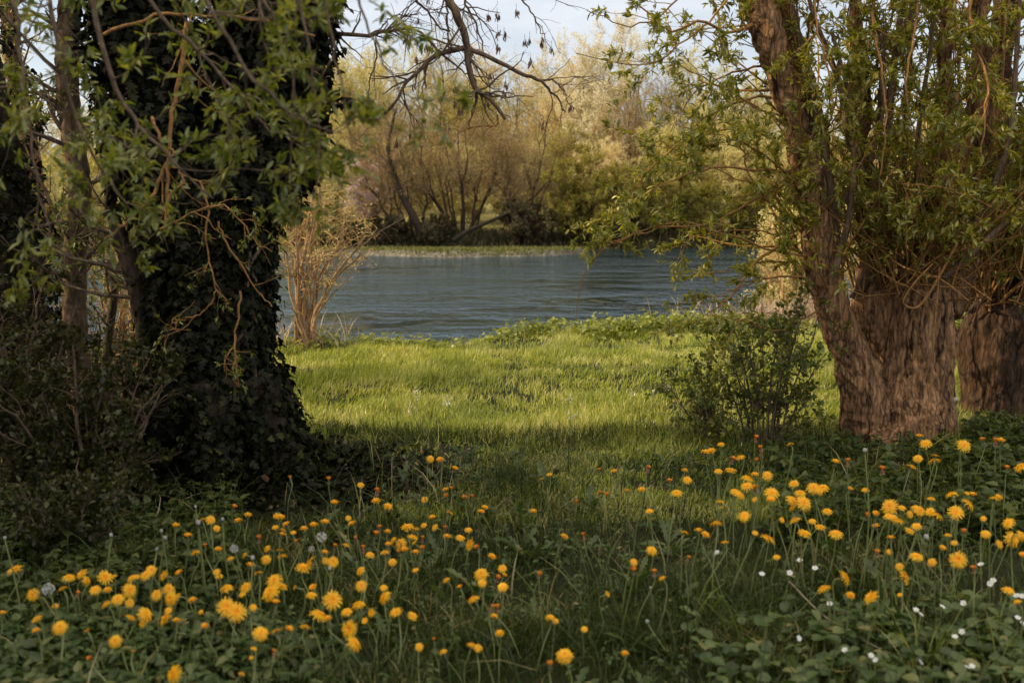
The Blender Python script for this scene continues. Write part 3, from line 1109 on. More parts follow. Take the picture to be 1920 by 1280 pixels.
# ------------------------------------------------------------------ far trees
def crownless(name, label, cat, group, u, Y, v_top, spread, kind, leaf, n_leaf, leaf_size, stems=4, seed=1, lean=0.0, twig="twig_far",
              fill=1.0, base_dy=0.0, thick=1.0, low=0.25, n_twig=1700, clump=0.0):
    """a tree or bush of the far bank: trunk stems, twigs and foliage grown from its own base"""
    rng = np.random.default_rng(seed)
    x = (u - CX) / FPX * Y
    z = float(ground_z(x, Y)) - 0.1
    top = at(u, v_top, Y)[2]
    h = max(top - z, 1.0) * (1.13 if v_top < 240 else 1.04)
    wdt = spread / FPX * Y * 0.5
    root = thing(name, label, cat, (x, Y, z), group)
    base = np.array([x, Y, z])
    k = stems
    az = np.arange(k) / k * 2 * math.pi + rng.uniform(0, 6.3) + rng.normal(0, 0.3, k)
    rad = rng.uniform(0.25, 0.85, k) * wdt
    if k == 1:
        rad = rad * 0.1
    tip = base + np.stack([np.cos(az) * rad + lean * h, np.sin(az) * rad * 0.8, h * rng.uniform(0.72, 0.96, k) * (1 - 0.25 * (rad / max(wdt, 0.1)) ** 2)], -1)
    st = base + np.stack([np.cos(az), np.sin(az), np.zeros(k)], -1) * min(0.12 * k ** 0.5, wdt * 0.3) * rng.uniform(0.4, 1.6, (k, 1))
    t = np.linspace(0, 1, 9)[None, :, None]
    mid = (st + tip) / 2 + np.stack([np.cos(az), np.sin(az), np.zeros(k)], -1) * wdt * 0.16
    P0 = st[:, None] * (1 - t) ** 2 + 2 * mid[:, None] * t * (1 - t) + tip[:, None] * t ** 2
    P0 = P0 + rng.normal(0, 0.012 * h, P0.shape) * np.sin(t * math.pi) ** 0.5
    R0 = taper(np.full(k, 0.017 * h * thick / k ** 0.35) * rng.uniform(0.7, 1.2, k), 9, 0.2)
    L1, Q1 = grow(P0, R0, int(16 * fill * (k + 1)), low, 0.98, (0.25 * h, 0.45 * h), (30, 65), 6, 0.5, 0.09, 0.012, 0.15, (0, 0, 0.10), 0.3, rng)
    # keep the crown inside its own width
    L2, Q2 = grow(L1, Q1, int(420 * fill), 0.15, 1.0, (0.10 * h, 0.22 * h), (25, 65), 5, 0.55, 0.04, 0.008, 0.2, (0, 0, 0.08), 0.4, rng)
    L3, Q3 = grow(L2, Q2, int(n_twig * fill), 0.1, 1.0, (0.05 * h, 0.11 * h), (20, 60), 4, 0.6, 0.014, 0.006, 0.22, (0, 0, 0.06), 0.5, rng)

    def squeeze(P):
        c = base + np.array([lean * h * 0.6, 0, 0])
        d = P[..., :2] - c[:2]
        r = np.linalg.norm(d, axis=-1, keepdims=True)
        lim = wdt * 1.05
        s = np.where(r > lim, (lim + 0.25 * (r - lim)) / np.maximum(r, 1e-6), 1)
        P = P.copy()
        P[..., :2] = c[:2] + d * s
        return P
    L1, L2, L3 = squeeze(L1), squeeze(L2), squeeze(L3)
    m = Mesh().tubes(P0, R0, 7)
    part(m, "trunk", M["bark_far"], root)
    m = Mesh().tubes(L1, Q1, 4).tubes(L2, Q2, 3).tubes(L3, Q3, 3)
    part(m, "twigs", M[twig], root)
    if n_leaf:
        m = Mesh()
        for src, share in ((L3, 0.72), (L2, 0.28)):
            n = int(n_leaf * share * 3.0)
            pos, tan, tt, idx, _, _ = sample_on(src, n, 0.05, 1.0, rng)
            if clump:
                kp = fbm(pos * (2.2 / clump), 2, seed) > rng.uniform(-0.5, 0.25, n)
                pos, tan = pos[kp], tan[kp]
                n = len(pos)
            pos = pos + rng.normal(0, 0.02 * h ** 0.5, pos.shape)
            d = tan + 1.0 * rand_dirs(n, rng)
            outw = nrm((pos - base - np.array([0, 0, 0.35 * h])) * np.array([1, 1, 0.8])) + np.array([0, 0, 0.25])
            leaves(m, DIAMOND, pos, d, rng.uniform(leaf_size[0], leaf_size[1], n) * 0.95, up=outw, flutter=0.55, rng=rng)
        part(m, kind, M[leaf], root)
    return root


def far_trees():
    G = None
    T = crownless
    g1 = "pale spring trees behind the far bank"
    g2 = "golden bushes on the far bank"
    # tall trees standing behind
    T("tall_tree", "tall pale yellow tree behind the brown thicket, just beside the ivy-covered trunk", "tree", g1, 700, 84, 105, 190, "foliage", "far_gold", 9000, (0.09, 0.18), 3, 101, n_twig=2200)
    T("tall_tree", "tall sparse greenish tree with sky showing through above the brown thicket", "tree", g1, 880, 88, 100, 210, "foliage", "far_gold", 5200, (0.08, 0.16), 3, 102, n_twig=2200)
    T("tall_tree", "thin airy tree standing against the sky behind the drooping seed twigs", "tree", g1, 990, 92, 112, 170, "foliage", "far_green", 4200, (0.08, 0.15), 2, 103, n_twig=2200)
    T("tall_tree", "light yellow tree half hidden behind the ivy-covered trunk", "tree", g1, 575, 84, 130, 210, "foliage", "far_gold", 9000, (0.09, 0.18), 3, 104)
    T("tall_tree", "golden tree seen in the gap between the leaning stems", "tree", g1, 190, 80, 190, 250, "foliage", "far_gold", 9000, (0.09, 0.18), 4, 105)
    T("tall_tree", "golden tree far behind the slender orange-lit stem", "tree", g1, 20, 78, 150, 250, "foliage", "far_gold", 8000, (0.09, 0.18), 4, 106)
    T("tall_tree", "pale tree far behind the ivy-covered trunk", "tree", g1, 390, 86, 150, 240, "foliage", "far_gold", 8000, (0.09, 0.18), 4, 107)
    T("tall_tree", "broad pale yellow tree directly behind the middle stems of the thicket", "tree", g1, 800, 90, 125, 220, "foliage", "far_gold", 11000, (0.09, 0.18), 5, 161, n_twig=2600)
    T("tall_tree", "pale golden tree behind the tip of the drooping seed branch", "tree", g1, 935, 86, 135, 210, "foliage", "far_cream", 9000, (0.09, 0.18), 5, 162, n_twig=2600)
    T("tall_tree", "cream tree filling the gap left of the whitish blossoming tree", "tree", g1, 1045, 82, 150, 170, "foliage", "far_cream", 9000, (0.09, 0.18), 4, 163, n_twig=2400)
    T("tall_tree", "golden tree crowding behind the pale pinkish blossom", "tree", g1, 655, 76, 140, 180, "foliage", "far_gold", 11000, (0.09, 0.18), 5, 164, n_twig=2400)
    T("blossom_tree", "tall whitish blossoming tree right of the gap of open sky", "tree", g1, 1135, 76, 112, 170, "blossom", "far_white", 17000, (0.09, 0.17), 3, 108, n_twig=2400)
    T("tall_tree", "bare reddish tree rising behind the whitish blossoming tree", "tree", g1, 1215, 80, 92, 140, "buds", "far_brown", 5200, (0.06, 0.12), 2, 109, n_twig=2600)
    T("tall_tree", "broad yellow-green tree behind the hanging willow shoots", "tree", g1, 1320, 78, 112, 230, "foliage", "far_gold", 13000, (0.09, 0.18), 4, 110)
    T("tall_tree", "pale tree between the long willow stem and the upright one", "tree", g1, 1440, 82, 150, 210, "foliage", "far_cream", 9000, (0.09, 0.18), 4, 111)
    T("tall_tree", "golden tree low in the gaps between the upright willow stems", "tree", g1, 1600, 80, 230, 230, "foliage", "far_gold", 9000, (0.09, 0.18), 4, 112)
    T("tall_tree", "golden tree behind the thick willow's densest shoots", "tree", g1, 1790, 78, 200, 260, "foliage", "far_gold", 9000, (0.09, 0.18), 4, 113)
    T("green_tree", "small dark green tree peeping above the brown thicket", "tree", None, 892, 72, 170, 110, "foliage", "far_olive", 5200, (0.09, 0.17), 2, 114)
    T("brown_tree", "russet bare tree with fine twigs above the olive bushes", "tree", None, 1190, 66, 185, 150, "buds", "far_brown", 8000, (0.05, 0.1), 3, 115, n_twig=2600)
    # the brown multi-stemmed thicket in the middle: individual leaning trees
    g3 = "bare brown trees of the far thicket"
    T("bare_tree", "bare brown tree with dark stems fanning out at the middle of the thicket", "tree", g3, 868, 57, 215, 250, "buds", "far_brown", 7000, (0.04, 0.085), 11, 121, thick=1.5, n_twig=3200, low=0.3)
    T("bare_tree", "bare brown tree leaning away from the pale blossom", "tree", g3, 775, 56, 245, 190, "buds", "far_brown", 5200, (0.04, 0.085), 4, 122, lean=-0.18, thick=1.5, n_twig=2600, low=0.3)
    T("bare_tree", "bare brown tree at the olive side of the thicket", "tree", g3, 975, 58, 225, 190, "buds", "far_brown", 7000, (0.04, 0.085), 5, 123, lean=0.05, thick=1.4, n_twig=3000, low=0.25)
    T("bare_tree", "slim grey upright tree between thicket and pale blossom", "tree", g3, 735, 62, 200, 120, "buds", "far_brown", 2600, (0.04, 0.085), 3, 124, n_twig=2200, low=0.4)
    # golden and cream bushes
    T("golden_bush", "golden bush beside the ivy-covered trunk, behind the bare shrub", "bush", g2, 610, 54, 292, 140, "foliage", "far_gold", 15000, (0.05, 0.11), 9, 131, low=0.05)
    T("golden_bush", "low golden bush at the water close to the ivy-covered trunk", "bush", g2, 555, 53, 318, 150, "foliage", "far_gold", 15000, (0.05, 0.11), 9, 132, low=0.05)
    T("blossom_bush", "pale pinkish blossoming bush in front of the golden slope", "bush", None, 690, 66, 290, 95, "blossom", "far_pink", 13000, (0.06, 0.12), 6, 133, low=0.1)
    T("golden_bush", "round cream-coloured bush above the olive bushes", "bush", g2, 1130, 62, 258, 120, "foliage", "far_cream", 13000, (0.05, 0.11), 8, 134, low=0.05)
    T("golden_bush", "broad golden bush behind the tips of the hanging willow shoots", "bush", g2, 1270, 61, 250, 190, "foliage", "far_gold", 16000, (0.06, 0.12), 9, 135, low=0.05)
    T("golden_bush", "golden bush by the long leaning willow stem", "bush", g2, 1400, 60, 260, 200, "foliage", "far_gold", 14000, (0.06, 0.12), 9, 136, low=0.05)
    T("golden_bush", "golden bush seen through the lowest gap of the leaning stems", "bush", g2, 235, 54, 330, 190, "foliage", "far_gold", 13000, (0.06, 0.12), 9, 137, low=0.05)
    T("golden_bush", "golden bush behind the slender stems at the picture edge", "bush", g2, 70, 54, 300, 220, "foliage", "far_gold", 13000, (0.06, 0.12), 9, 138, low=0.05)
    T("golden_bush", "golden bush hidden mostly by the ivy-covered trunk", "bush", g2, 400, 55, 330, 200, "foliage", "far_gold", 9000, (0.06, 0.12), 9, 139, low=0.05)
    for k, (u, Y, vt, sp, txt) in enumerate(((760, 68, 268, 170, "golden bush glowing through the stems at the blossom side of the thicket"), (865, 70, 262, 180, "golden bush glowing through the middle stems of the thicket"),
                                             (965, 69, 272, 180, "golden bush glowing through the olive side of the thicket"), (1040, 72, 255, 150, "golden bush above the gap between thicket and olive bushes"),
                                             (640, 72, 235, 150, "golden bush behind the pale pinkish blossom"), (1330, 70, 215, 200, "high golden bush behind the tangled willow shoots"), (1500, 66, 260, 220, "golden bush behind the fork of the leaning willow stems"),
                                             (1700, 64, 280, 260, "golden bush showing low through the upright willow stems"))):
        T("golden_bush", txt, "bush", g2, u, Y, vt, sp, "foliage", "far_gold", 11000, (0.06, 0.12), 8, 150 + k, low=0.04)
    # olive and dark bushes
    g4 = "olive bushes along the far bank"
    T("olive_bush", "large olive bush leaning over the far water beside the brown thicket", "bush", g4, 1090, 55.5, 300, 150, "foliage", "far_olive", 17000, (0.05, 0.11), 9, 141, low=0.04)
    T("olive_bush", "olive bush over the far water beneath the hanging willow shoots", "bush", g4, 1190, 56.5, 315, 170, "foliage", "far_olive", 17000, (0.05, 0.11), 9, 142, low=0.04)
    T("olive_bush", "olive bush on the far bank by the tip of the lowest willow shoot", "bush", g4, 1300, 57.5, 330, 180, "foliage", "far_olive", 15000, (0.05, 0.11), 9, 143, low=0.04)
    T("olive_bush", "dark olive bush on the far bank nearest the leaning willow stem", "bush", g4, 1410, 58, 345, 180, "foliage", "far_olive", 13000, (0.05, 0.11), 9, 144, low=0.04)
    T("olive_bush", "dark green bush above the cream-coloured bush", "bush", g4, 1075, 68, 240, 120, "foliage", "far_olive", 12000, (0.06, 0.12), 5, 145, low=0.1)
    T("dark_bush", "low dark bush in the shade beneath the brown thicket", "bush", "low dark bushes at the far waterline", 985, 55, 372, 130, "foliage", "far_dark", 9000, (0.05, 0.11), 8, 146, low=0.03)
    T("dark_bush", "low dark bush at the foot of the brown thicket stems", "bush", "low dark bushes at the far waterline", 815, 54.5, 408, 130, "foliage", "far_dark", 8000, (0.05, 0.11), 8, 147, low=0.03)
    T("dark_bush", "low dark bush at the far waterline behind the bare shrub", "bush", "low dark bushes at the far waterline", 705, 54.5, 402, 140, "foliage", "far_dark", 8000, (0.05, 0.11), 8, 148, low=0.03)
    T("dark_bush", "low dark bush at the far waterline below the olive bushes", "bush", "low dark bushes at the far waterline", 1130, 55, 405, 190, "foliage", "far_dark", 9000, (0.05, 0.11), 8, 149, low=0.03)
    # a far wood that closes the horizon
    rng = np.random.default_rng(5)
    m = Mesh()
    n = 70000
    ang = rng.uniform(-0.75, 0.75, n)
    Y = rng.uniform(150, 190, n)
    x = Y * np.tan(ang)
    hmax = 5.5 + 2.5 * n2(x, Y * 0, 0.06, 71) + 2.0 * n2(x, Y * 0, 0.3, 73)
    z = ground_z(x, Y) + hmax * rng.random(n) ** 0.7
    leaves(m, DIAMOND, np.stack([x, Y, z], -1), rand_dirs(n, rng), rng.uniform(0.35, 0.9, n), flutter=1.0, rng=rng)
    tag(m.build("far_wood", M["far_green"]), "low wood on the slope far beyond the river", "wood", kind="stuff")
    # fallen trunk and driftwood at the far waterline
    t = thing("fallen_tree", "low leaning trunk stretching over the far waterline beneath the brown thicket", "tree", at(858, 445, 54))
    P = pxline([(850, 452, 54), (880, 432, 54), (925, 412, 54.3), (970, 392, 54.8), (1010, 360, 55.4), (1040, 320, 56)], 14)
    Q, q = grow(P[None], taper([0.14], 14, 0.25), 14, 0.3, 1, (1.2, 3.2), (40, 80), 6, 0.4, 0.09, 0.02, 0.15, (0, 0, 0.12))
    part(Mesh().tubes(P[None], taper([0.14], 14, 0.25), 8), "trunk", M["bark_dark"], t)
    Q2, q2 = grow(Q, q, 160, 0.2, 1, (0.5, 1.3), (30, 60), 4, 0.5, 0.03, 0.01, 0.2, (0, 0, 0.05))
    part(Mesh().tubes(Q, q, 5).tubes(Q2, q2, 3), "branches", M["twig_far"], t)
    t = thing("riverside_tree", "thick dark trunk leaning out from the far bank over the brown thicket", "tree", at(790, 440, 54.5))
    P = pxline([(792, 442, 54.5), (775, 405, 54.6), (755, 370, 54.8), (738, 325, 55), (728, 280, 55.2), (735, 235, 55.4), (742, 205, 55.4)], 16)
    B = pxline([(738, 325, 55), (715, 300, 55.2), (690, 278, 55.4), (672, 262, 55.6)], 16)
    part(Mesh().tubes(P[None], taper([0.25], 16, 0.22), 8), "trunk", M["bark_dark"], t)
    PB = np.stack([P, B])
    RB = np.stack([taper([0.25], 16, 0.22)[0], taper([0.15], 16, 0.3)[0]])
    Q, q = grow(PB, RB, 40, 0.35, 1, (0.9, 2.4), (35, 75), 6, 0.4, 0.07, 0.015, 0.15, (0, 0, 0.12))
    Q2, q2 = grow(Q, q, 500, 0.2, 1, (0.4, 1.0), (30, 60), 4, 0.5, 0.025, 0.008, 0.2, (0, 0, 0.05))
    part(Mesh().tubes(B[None], taper([0.15], 16, 0.3), 6).tubes(Q, q, 5).tubes(Q2, q2, 3), "branches", M["twig_far"], t)


far_trees()


# ------------------------------------------------------------------ near bank
def bare_shrub():
    b = ground_at(572, 655)
    t = thing("bare_shrub", "bare many-stemmed shrub with orange twigs at the water's edge", "shrub", b)
    rng = np.random.default_rng(21)
    tips = [(545, 400), (556, 330), (575, 340), (590, 360), (612, 345), (640, 370), (655, 420), (545, 470), (630, 455), (566, 380), (672, 395), (690, 440), (668, 480), (600, 320)]
    P = []
    for k, (u, v) in enumerate(tips):
        e = at(u, v, b[1] + rng.uniform(-0.35, 0.35))
        s = b + np.array([rng.uniform(-0.07, 0.1), rng.uniform(-0.08, 0.08), -0.03])
        mid = (s * 0.55 + e * 0.45) + np.array([0.25 * (s[0] - e[0]) * 0.6, 0, 0.12])
        P.append(spline([s, mid, e], 12) + np.cumsum(rng.normal(0, 0.016, (12, 3)), 0) * [1, 1, 0.3])
    P = np.array(P)
    r = taper(rng.uniform(0.013, 0.034, len(P)), 12, 0.3)
    Q, q = grow(P, r, 95, 0.3, 1, (0.25, 0.85), (20, 70), 7, 0.55, 0.014, 0.003, 0.2, (0, 0, 0.04), 0.35, rng)
    Q2, q2 = grow(Q, q, 560, 0.2, 1, (0.1, 0.34), (25, 70), 6, 0.6, 0.006, 0.003, 0.35, (0, 0, -0.02), 0.4, rng)
    part(Mesh().tubes(P, r, 7), "stems", M["twig_stem"], t)
    part(Mesh().tubes(Q, q, 4), "side_stems", M["twig_stem"], t)
    part(Mesh().tubes(Q2, q2, 3), "twigs", M["twig_gold"], t)
    # long twig reaching over the water
    L = pxline([(640, 470, b[1]), (680, 452, b[1]), (720, 430, b[1]), (765, 405, b[1])], 10)
    Q3, q3 = grow(L[None], taper([0.009], 10), 16, 0.1, 1, (0.1, 0.3), (30, 80), 6, 0.6, 0.005, 0.002, 0.3, (0, 0, -0.04), 0.4, rng)
    part(Mesh().tubes(L[None], taper([0.009], 10), 5).tubes(Q3, q3, 3), "side_branch", M["twig_grey"], t)
    m = Mesh()
    pos, tan, *_ = sample_on(Q2, 900, 0.2, 1, rng)
    leaves(m, DIAMOND, pos, tan + 0.8 * rand_dirs(len(pos), rng), rng.uniform(0.014, 0.03, len(pos)), flutter=1)
    part(m, "buds", M["far_gold"], t)


def bank_bush(name, label, cat, group, base, h, wdt, leaf, n_leaf, size, seed, tpl=None, stems=14, twig="twig_bare", leafname="foliage", rr=0.014, low=0.1, n2_=900, k=None):
    """a bush of the near bank: stems, twigs, leaves"""
    rng = np.random.default_rng(seed)
    base = np.asarray(base, float)
    t = thing(name, label, cat, base, group)
    az = rng.uniform(0, 6.3, stems)
    rad = wdt * np.sqrt(rng.uniform(0.02, 1, stems)) * 0.75
    tip = base + np.stack([np.cos(az) * rad, np.sin(az) * rad, h * np.sqrt(np.clip(1 - (rad / wdt) ** 2 * 0.7, 0.1, 1)) * rng.uniform(0.7, 1, stems)], -1)
    st = base + np.stack([np.cos(az) * rad * 0.25, np.sin(az) * rad * 0.25, np.full(stems, -0.03)], -1)
    s = np.linspace(0, 1, 9)[None, :, None]
    mid = st * 0.5 + tip * 0.5 + np.array([0, 0, 0.12 * h]) - 0.2 * (tip - st) * np.array([1, 1, 0])
    P = st[:, None] * (1 - s) ** 2 + 2 * mid[:, None] * s * (1 - s) + tip[:, None] * s ** 2 + rng.normal(0, 0.012 * h, (stems, 9, 3)) * s
    r = taper(np.full(stems, rr * h) * rng.uniform(0.6, 1.2, stems), 9, 0.25)
    Q, q = grow(P, r, stems * 9, low, 1, (0.2 * h, 0.42 * h), (25, 65), 6, 0.55, 0.03, 0.002, 0.18, (0, 0, 0.03), 0.35, rng)
    Q2, q2 = grow(Q, q, n2_, 0.1, 1, (0.08 * h, 0.2 * h), (25, 65), 5, 0.6, 0.01, 0.0013, 0.22, (0, 0, 0.02), 0.4, rng)
    gz = ground_z(Q2[..., 0], Q2[..., 1])
    Q2[..., 2] = np.maximum(Q2[..., 2], gz + 0.01)
    part(Mesh().tubes(P, r, 6), "stems", M[twig], t)
    part(Mesh().tubes(Q, q, 4).tubes(Q2, q2, 3), "twigs", M[twig], t)
    m = Mesh()
    if k:
        pos, tan, *_ = sample_on(Q2, n_leaf // k, 0.15, 1, rng)
        clusters(m, tpl or OVATE, pos, tan, k, size, rng=rng)
    else:
        pos, tan, *_ = sample_on(Q2, n_leaf, 0.05, 1, rng)
        pos = pos + rng.normal(0, 0.01 * h, pos.shape)
        leaves(m, tpl or DIAMOND, pos, tan + rand_dirs(n_leaf, rng), rng.uniform(size[0], size[1], n_leaf), flutter=0.8, rng=rng)
    part(m, leafname, M[leaf], t)
    return t


def on_ground(x, y):
    return (x, y, float(ground_z(x, y)))


def near_bank():
    bare_shrub()
    g = "golden willow bushes on the near bank"
    bank_bush("bank_bush", "golden willow bush on the near bank behind the thick willow's shoots", "bush", g, (4.05, 14.2, -0.6), 2.3, 0.85, "far_gold", 15000, (0.022, 0.05), 301, stems=20)
    bank_bush("bank_bush", "golden willow bush on the near bank hidden behind the thick trunk", "bush", g, (5.6, 14.8, -0.6), 2.9, 1.2, "far_gold", 15000, (0.025, 0.055), 302, stems=20)
    bank_bush("bank_bush", "golden willow bush glimpsed beside the dark stump", "bush", g, (7.4, 14.5, -0.5), 2.7, 1.3, "far_gold", 12000, (0.025, 0.055), 303, stems=18)
    g = "leafy shrubs at the foot of the leaning stems"
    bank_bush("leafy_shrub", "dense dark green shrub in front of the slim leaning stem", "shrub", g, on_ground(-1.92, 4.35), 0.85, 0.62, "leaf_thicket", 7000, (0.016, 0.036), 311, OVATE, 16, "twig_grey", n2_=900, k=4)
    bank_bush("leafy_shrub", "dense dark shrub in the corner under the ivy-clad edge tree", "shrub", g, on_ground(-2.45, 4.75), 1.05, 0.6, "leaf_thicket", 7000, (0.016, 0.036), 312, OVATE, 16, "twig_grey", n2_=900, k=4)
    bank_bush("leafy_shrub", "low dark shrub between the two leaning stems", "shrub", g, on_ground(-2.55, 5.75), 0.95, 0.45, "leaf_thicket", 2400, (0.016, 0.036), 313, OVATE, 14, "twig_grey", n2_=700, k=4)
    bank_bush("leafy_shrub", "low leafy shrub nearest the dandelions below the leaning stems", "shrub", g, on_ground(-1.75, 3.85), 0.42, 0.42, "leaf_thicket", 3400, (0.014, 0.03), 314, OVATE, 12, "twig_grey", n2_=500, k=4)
    bank_bush("tangled_shrub", "tangle of thin bare stems against the water between the leaning stems", "shrub", None, on_ground(-2.85, 7.3), 1.6, 0.6, "leaf_shade", 1400, (0.02, 0.04), 315, OVATE, 12, "twig_bare", n2_=420, k=3)
    bank_bush("tangled_shrub", "half-bare golden tangle behind the ivy-clad edge tree", "shrub", None, on_ground(-5.2, 9.4), 1.5, 0.9, "far_gold", 2000, (0.02, 0.045), 316, OVATE, 14, "twig_bare", n2_=700)
    bank_bush("young_elder", "leafy young shrub growing in front of the thick willow trunk", "shrub", None, on_ground(1.45, 5.6), 0.98, 0.5, "leaf_elder", 3300, (0.018, 0.038), 321, OVATE, 15, "twig_grey", n2_=560, k=5, rr=0.0085)
    bank_bush("young_elder", "low sprawling shrub reaching from the willow onto the meadow", "shrub", None, on_ground(1.18, 5.7), 0.58, 0.44, "leaf_elder", 2000, (0.016, 0.034), 322, OVATE, 11, "twig_grey", n2_=340, k=5, rr=0.009)
    bank_bush("shade_shrub", "dark shrub behind the dark willow stump", "shrub", None, on_ground(3.75, 7.6), 2.6, 0.85, "leaf_thicket", 9000, (0.03, 0.06), 323, OVATE, 14, "twig_grey", n2_=700, k=5)


near_bank()


# ------------------------------------------------------------------ the ivy-covered tree
def cylinder_leaves(mesh, P, Rr, n, size, off=(0.0, 0.07), rng=RNG, bulge=0.06, droop=0.8, tpl=IVY):
    """ivy leaves hanging over the surface of stems"""
    pos, tan, t, idx, i, f = sample_on(P, n, 0, 1, rng)
    r = Rr[idx, i] * (1 - f) + Rr[idx, i + 1] * f
    side = rand_dirs(n, rng)
    side = nrm(side - (side * tan).sum(-1, keepdims=True) * tan)
    q = pos + side * r[:, None]
    bulk = np.clip(fbm(q * 2.6, 3, 77) + 0.3, 0, 1.2) * bulge
    q = q + side * (bulk + rng.uniform(off[0], off[1], n) + 0.05 * (rng.random(n) < 0.06))[:, None]
    d = np.array([0, 0, -droop]) + 0.55 * rand_dirs(n, rng) + 0.35 * side
    up = nrm(side + 0.35 * np.array([0, 0, 1]))
    leaves(mesh, tpl, q, d, rng.uniform(size[0], size[1], n), up=up, flutter=0.3, rng=rng)


def vine_lines(P, Rr, n, rng, off=0.03):
    out = []
    for _ in range(n):
        k = rng.integers(0, len(P))
        a0, tw = rng.uniform(0, 6.3), rng.normal(0, 0.7)
        N = P.shape[1]
        T = nrm(np.gradient(P[k], axis=0))
        ref = np.array([1, 0.1, 0])
        a = nrm(ref - (T @ ref)[:, None] * T)
        b = np.cross(T, a)
        ang = a0 + tw * np.linspace(0, 1, N) + 0.15 * rng.normal(size=N)
        out.append(P[k] + (np.cos(ang)[:, None] * a + np.sin(ang)[:, None] * b) * (Rr[k] + off)[:, None])
    return np.array(out)


def ivy_tree():
    D = 5.02
    rng = np.random.default_rng(33)
    b = ground_at(405, 868)
    t = thing("ivy_tree", "thick dark tree trunk smothered in ivy, forking near the top", "tree", b)
    main = pxline([(408, 905, D), (406, 850, D), (402, 760, D), (396, 640, D), (392, 520, D), (390, 420, D), (395, 330, D), (410, 260, D)], 24)
    rm = spline([[0.43], [0.35], [0.275], [0.265], [0.28], [0.285], [0.27], [0.23]], 24)[:, 0]
    s1 = pxline([(360, 380, D), (312, 260, D), (276, 120, D), (248, -40, D), (240, -240, D + .1), (215, -520, D + .2)], 24)
    r1 = np.linspace(0.17, 0.10, 24)
    s2 = pxline([(440, 380, D), (484, 250, D), (508, 120, D), (526, -20, D), (560, -220, D - .1), (590, -560, D - .2)], 24)
    r2 = np.linspace(0.17, 0.11, 24)
    s3 = pxline([(400, 330, D + .15), (400, 200, D + .3), (415, 60, D + .4), (430, -120, D + .5), (440, -400, D + .6)], 24)
    r3 = np.linspace(0.10, 0.035, 24)
    flares = []
    for a, ln in ((-0.3, 0.62), (0.5, 0.5), (-1.3, 0.5), (-2.4, 0.5), (2.3, 0.5), (3.3, 0.45)):
        d = np.array([math.cos(a), math.sin(a), 0])
        s = b + np.array([0, 0, 0.42]) + d * 0.18
        e = b + d * (0.30 + ln * 0.36) + np.array([0, 0, -0.06])
        flares.append((spline([s, (s + e) / 2 + np.array([0, 0, -0.1]), e], 10), np.linspace(0.17, 0.05, 10), 10))
    trunk = fused([(main, rm - 0.06, 20), (s1, r1 * 0.75, 14), (s2, r2 * 0.75, 14), (s3, r3, 12)] + flares, 0.03, ridged_bark(0.02, 9, 0.2, 0.3, 0.03))
    part(trunk, "trunk", M["bark_dark"], t)
    P = np.stack([main, s1, s2, s3])
    Rr = np.stack([rm - 0.03, r1, r2, r3])
    # ivy stems clinging to the bark and hanging out
    vl = vine_lines(P[:3], Rr[:3] - 0.02, 22, rng, 0.075)
    tw, tr = grow(P[1:], Rr[1:], 90, 0.1, 0.95, (0.2, 0.55), (50, 95), 6, 0.1, 0.008, 0.003, 0.25, (0, 0, -0.05), 0.4, rng)
    part(Mesh().tubes(vl, np.full(vl.shape[:2], 0.011), 5).tubes(tw, tr, 4), "ivy_stems", M["twig_grey"], t)
    m = Mesh()
    cylinder_leaves(m, P[:1], Rr[:1], 21000, (0.018, 0.058), (0.0, 0.07), rng)
    cylinder_leaves(m, P[1:3], Rr[1:3], 14000, (0.022, 0.06), (0.0, 0.12), rng, 0.10)
    cylinder_leaves(m, P[3:], Rr[3:], 500, (0.035, 0.065), (0.0, 0.1), rng, 0.1)
    for fl, fr, _ in flares:
        cylinder_leaves(m, fl[None], fr[None], 1500, (0.025, 0.05), (0.0, 0.04), rng, 0.02)
    # tufts that stand out from the silhouette
    pos, tan, *_ = sample_on(tw, 2600, 0.35, 1, rng)
    leaves(m, IVY, pos + rng.normal(0, 0.03, pos.shape), rand_dirs(len(pos), rng) + np.array([0, 0, -0.6]), rng.uniform(0.035, 0.06, len(pos)), flutter=0.7, rng=rng)
    for (u, v, sp, n) in ((570, 320, 0.06, 90), (586, 170, 0.09, 160), (578, 90, 0.10, 180), (594, 30, 0.08, 160), (572, 240, 0.08, 130), (545, 200, 0.12, 220), (215, 60, 0.12, 200), (180, 110, 0.1, 150), (470, 60, 0.12, 200)):
        c = at(u, v, D)
        pos = c + rng.normal(0, sp, (n, 3)) * [0.6, 1, 1]
        leaves(m, IVY, pos, rand_dirs(n, rng) + np.array([0, 0, -0.6]), rng.uniform(0.035, 0.058, n), flutter=0.7, rng=rng)
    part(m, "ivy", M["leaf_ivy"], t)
    # bare crown limbs above the picture
    cr = np.stack([walk(p[None, -1], np.array([dd]), 2.4, 24, 0.06, (0, 0, 0.03), rng)[0] for p, dd in ((s1, (-0.4, 0.1, 1)), (s2, (0.4, 0, 1)), (s3, (0, 0.3, 1)))])
    crr = np.stack([np.linspace(0.13, 0.04, 24), np.linspace(0.14, 0.04, 24), np.linspace(0.07, 0.02, 24)])
    q, qr = grow(cr, crr, 60, 0.1, 1, (0.5, 1.5), (30, 70), 6, 0.5, 0.04, 0.006, 0.15, (0, 0, 0.08), 0.3, rng)
    q2, qr2 = grow(q, qr, 420, 0.1, 1, (0.2, 0.6), (30, 70), 5, 0.5, 0.01, 0.002, 0.2, (0, 0, 0.05), 0.3, rng)
    part(Mesh().tubes(cr, crr, 8).tubes(q, qr, 4).tubes(q2, qr2, 3), "crown_branches", M["bark_dark"], t)


ivy_tree()


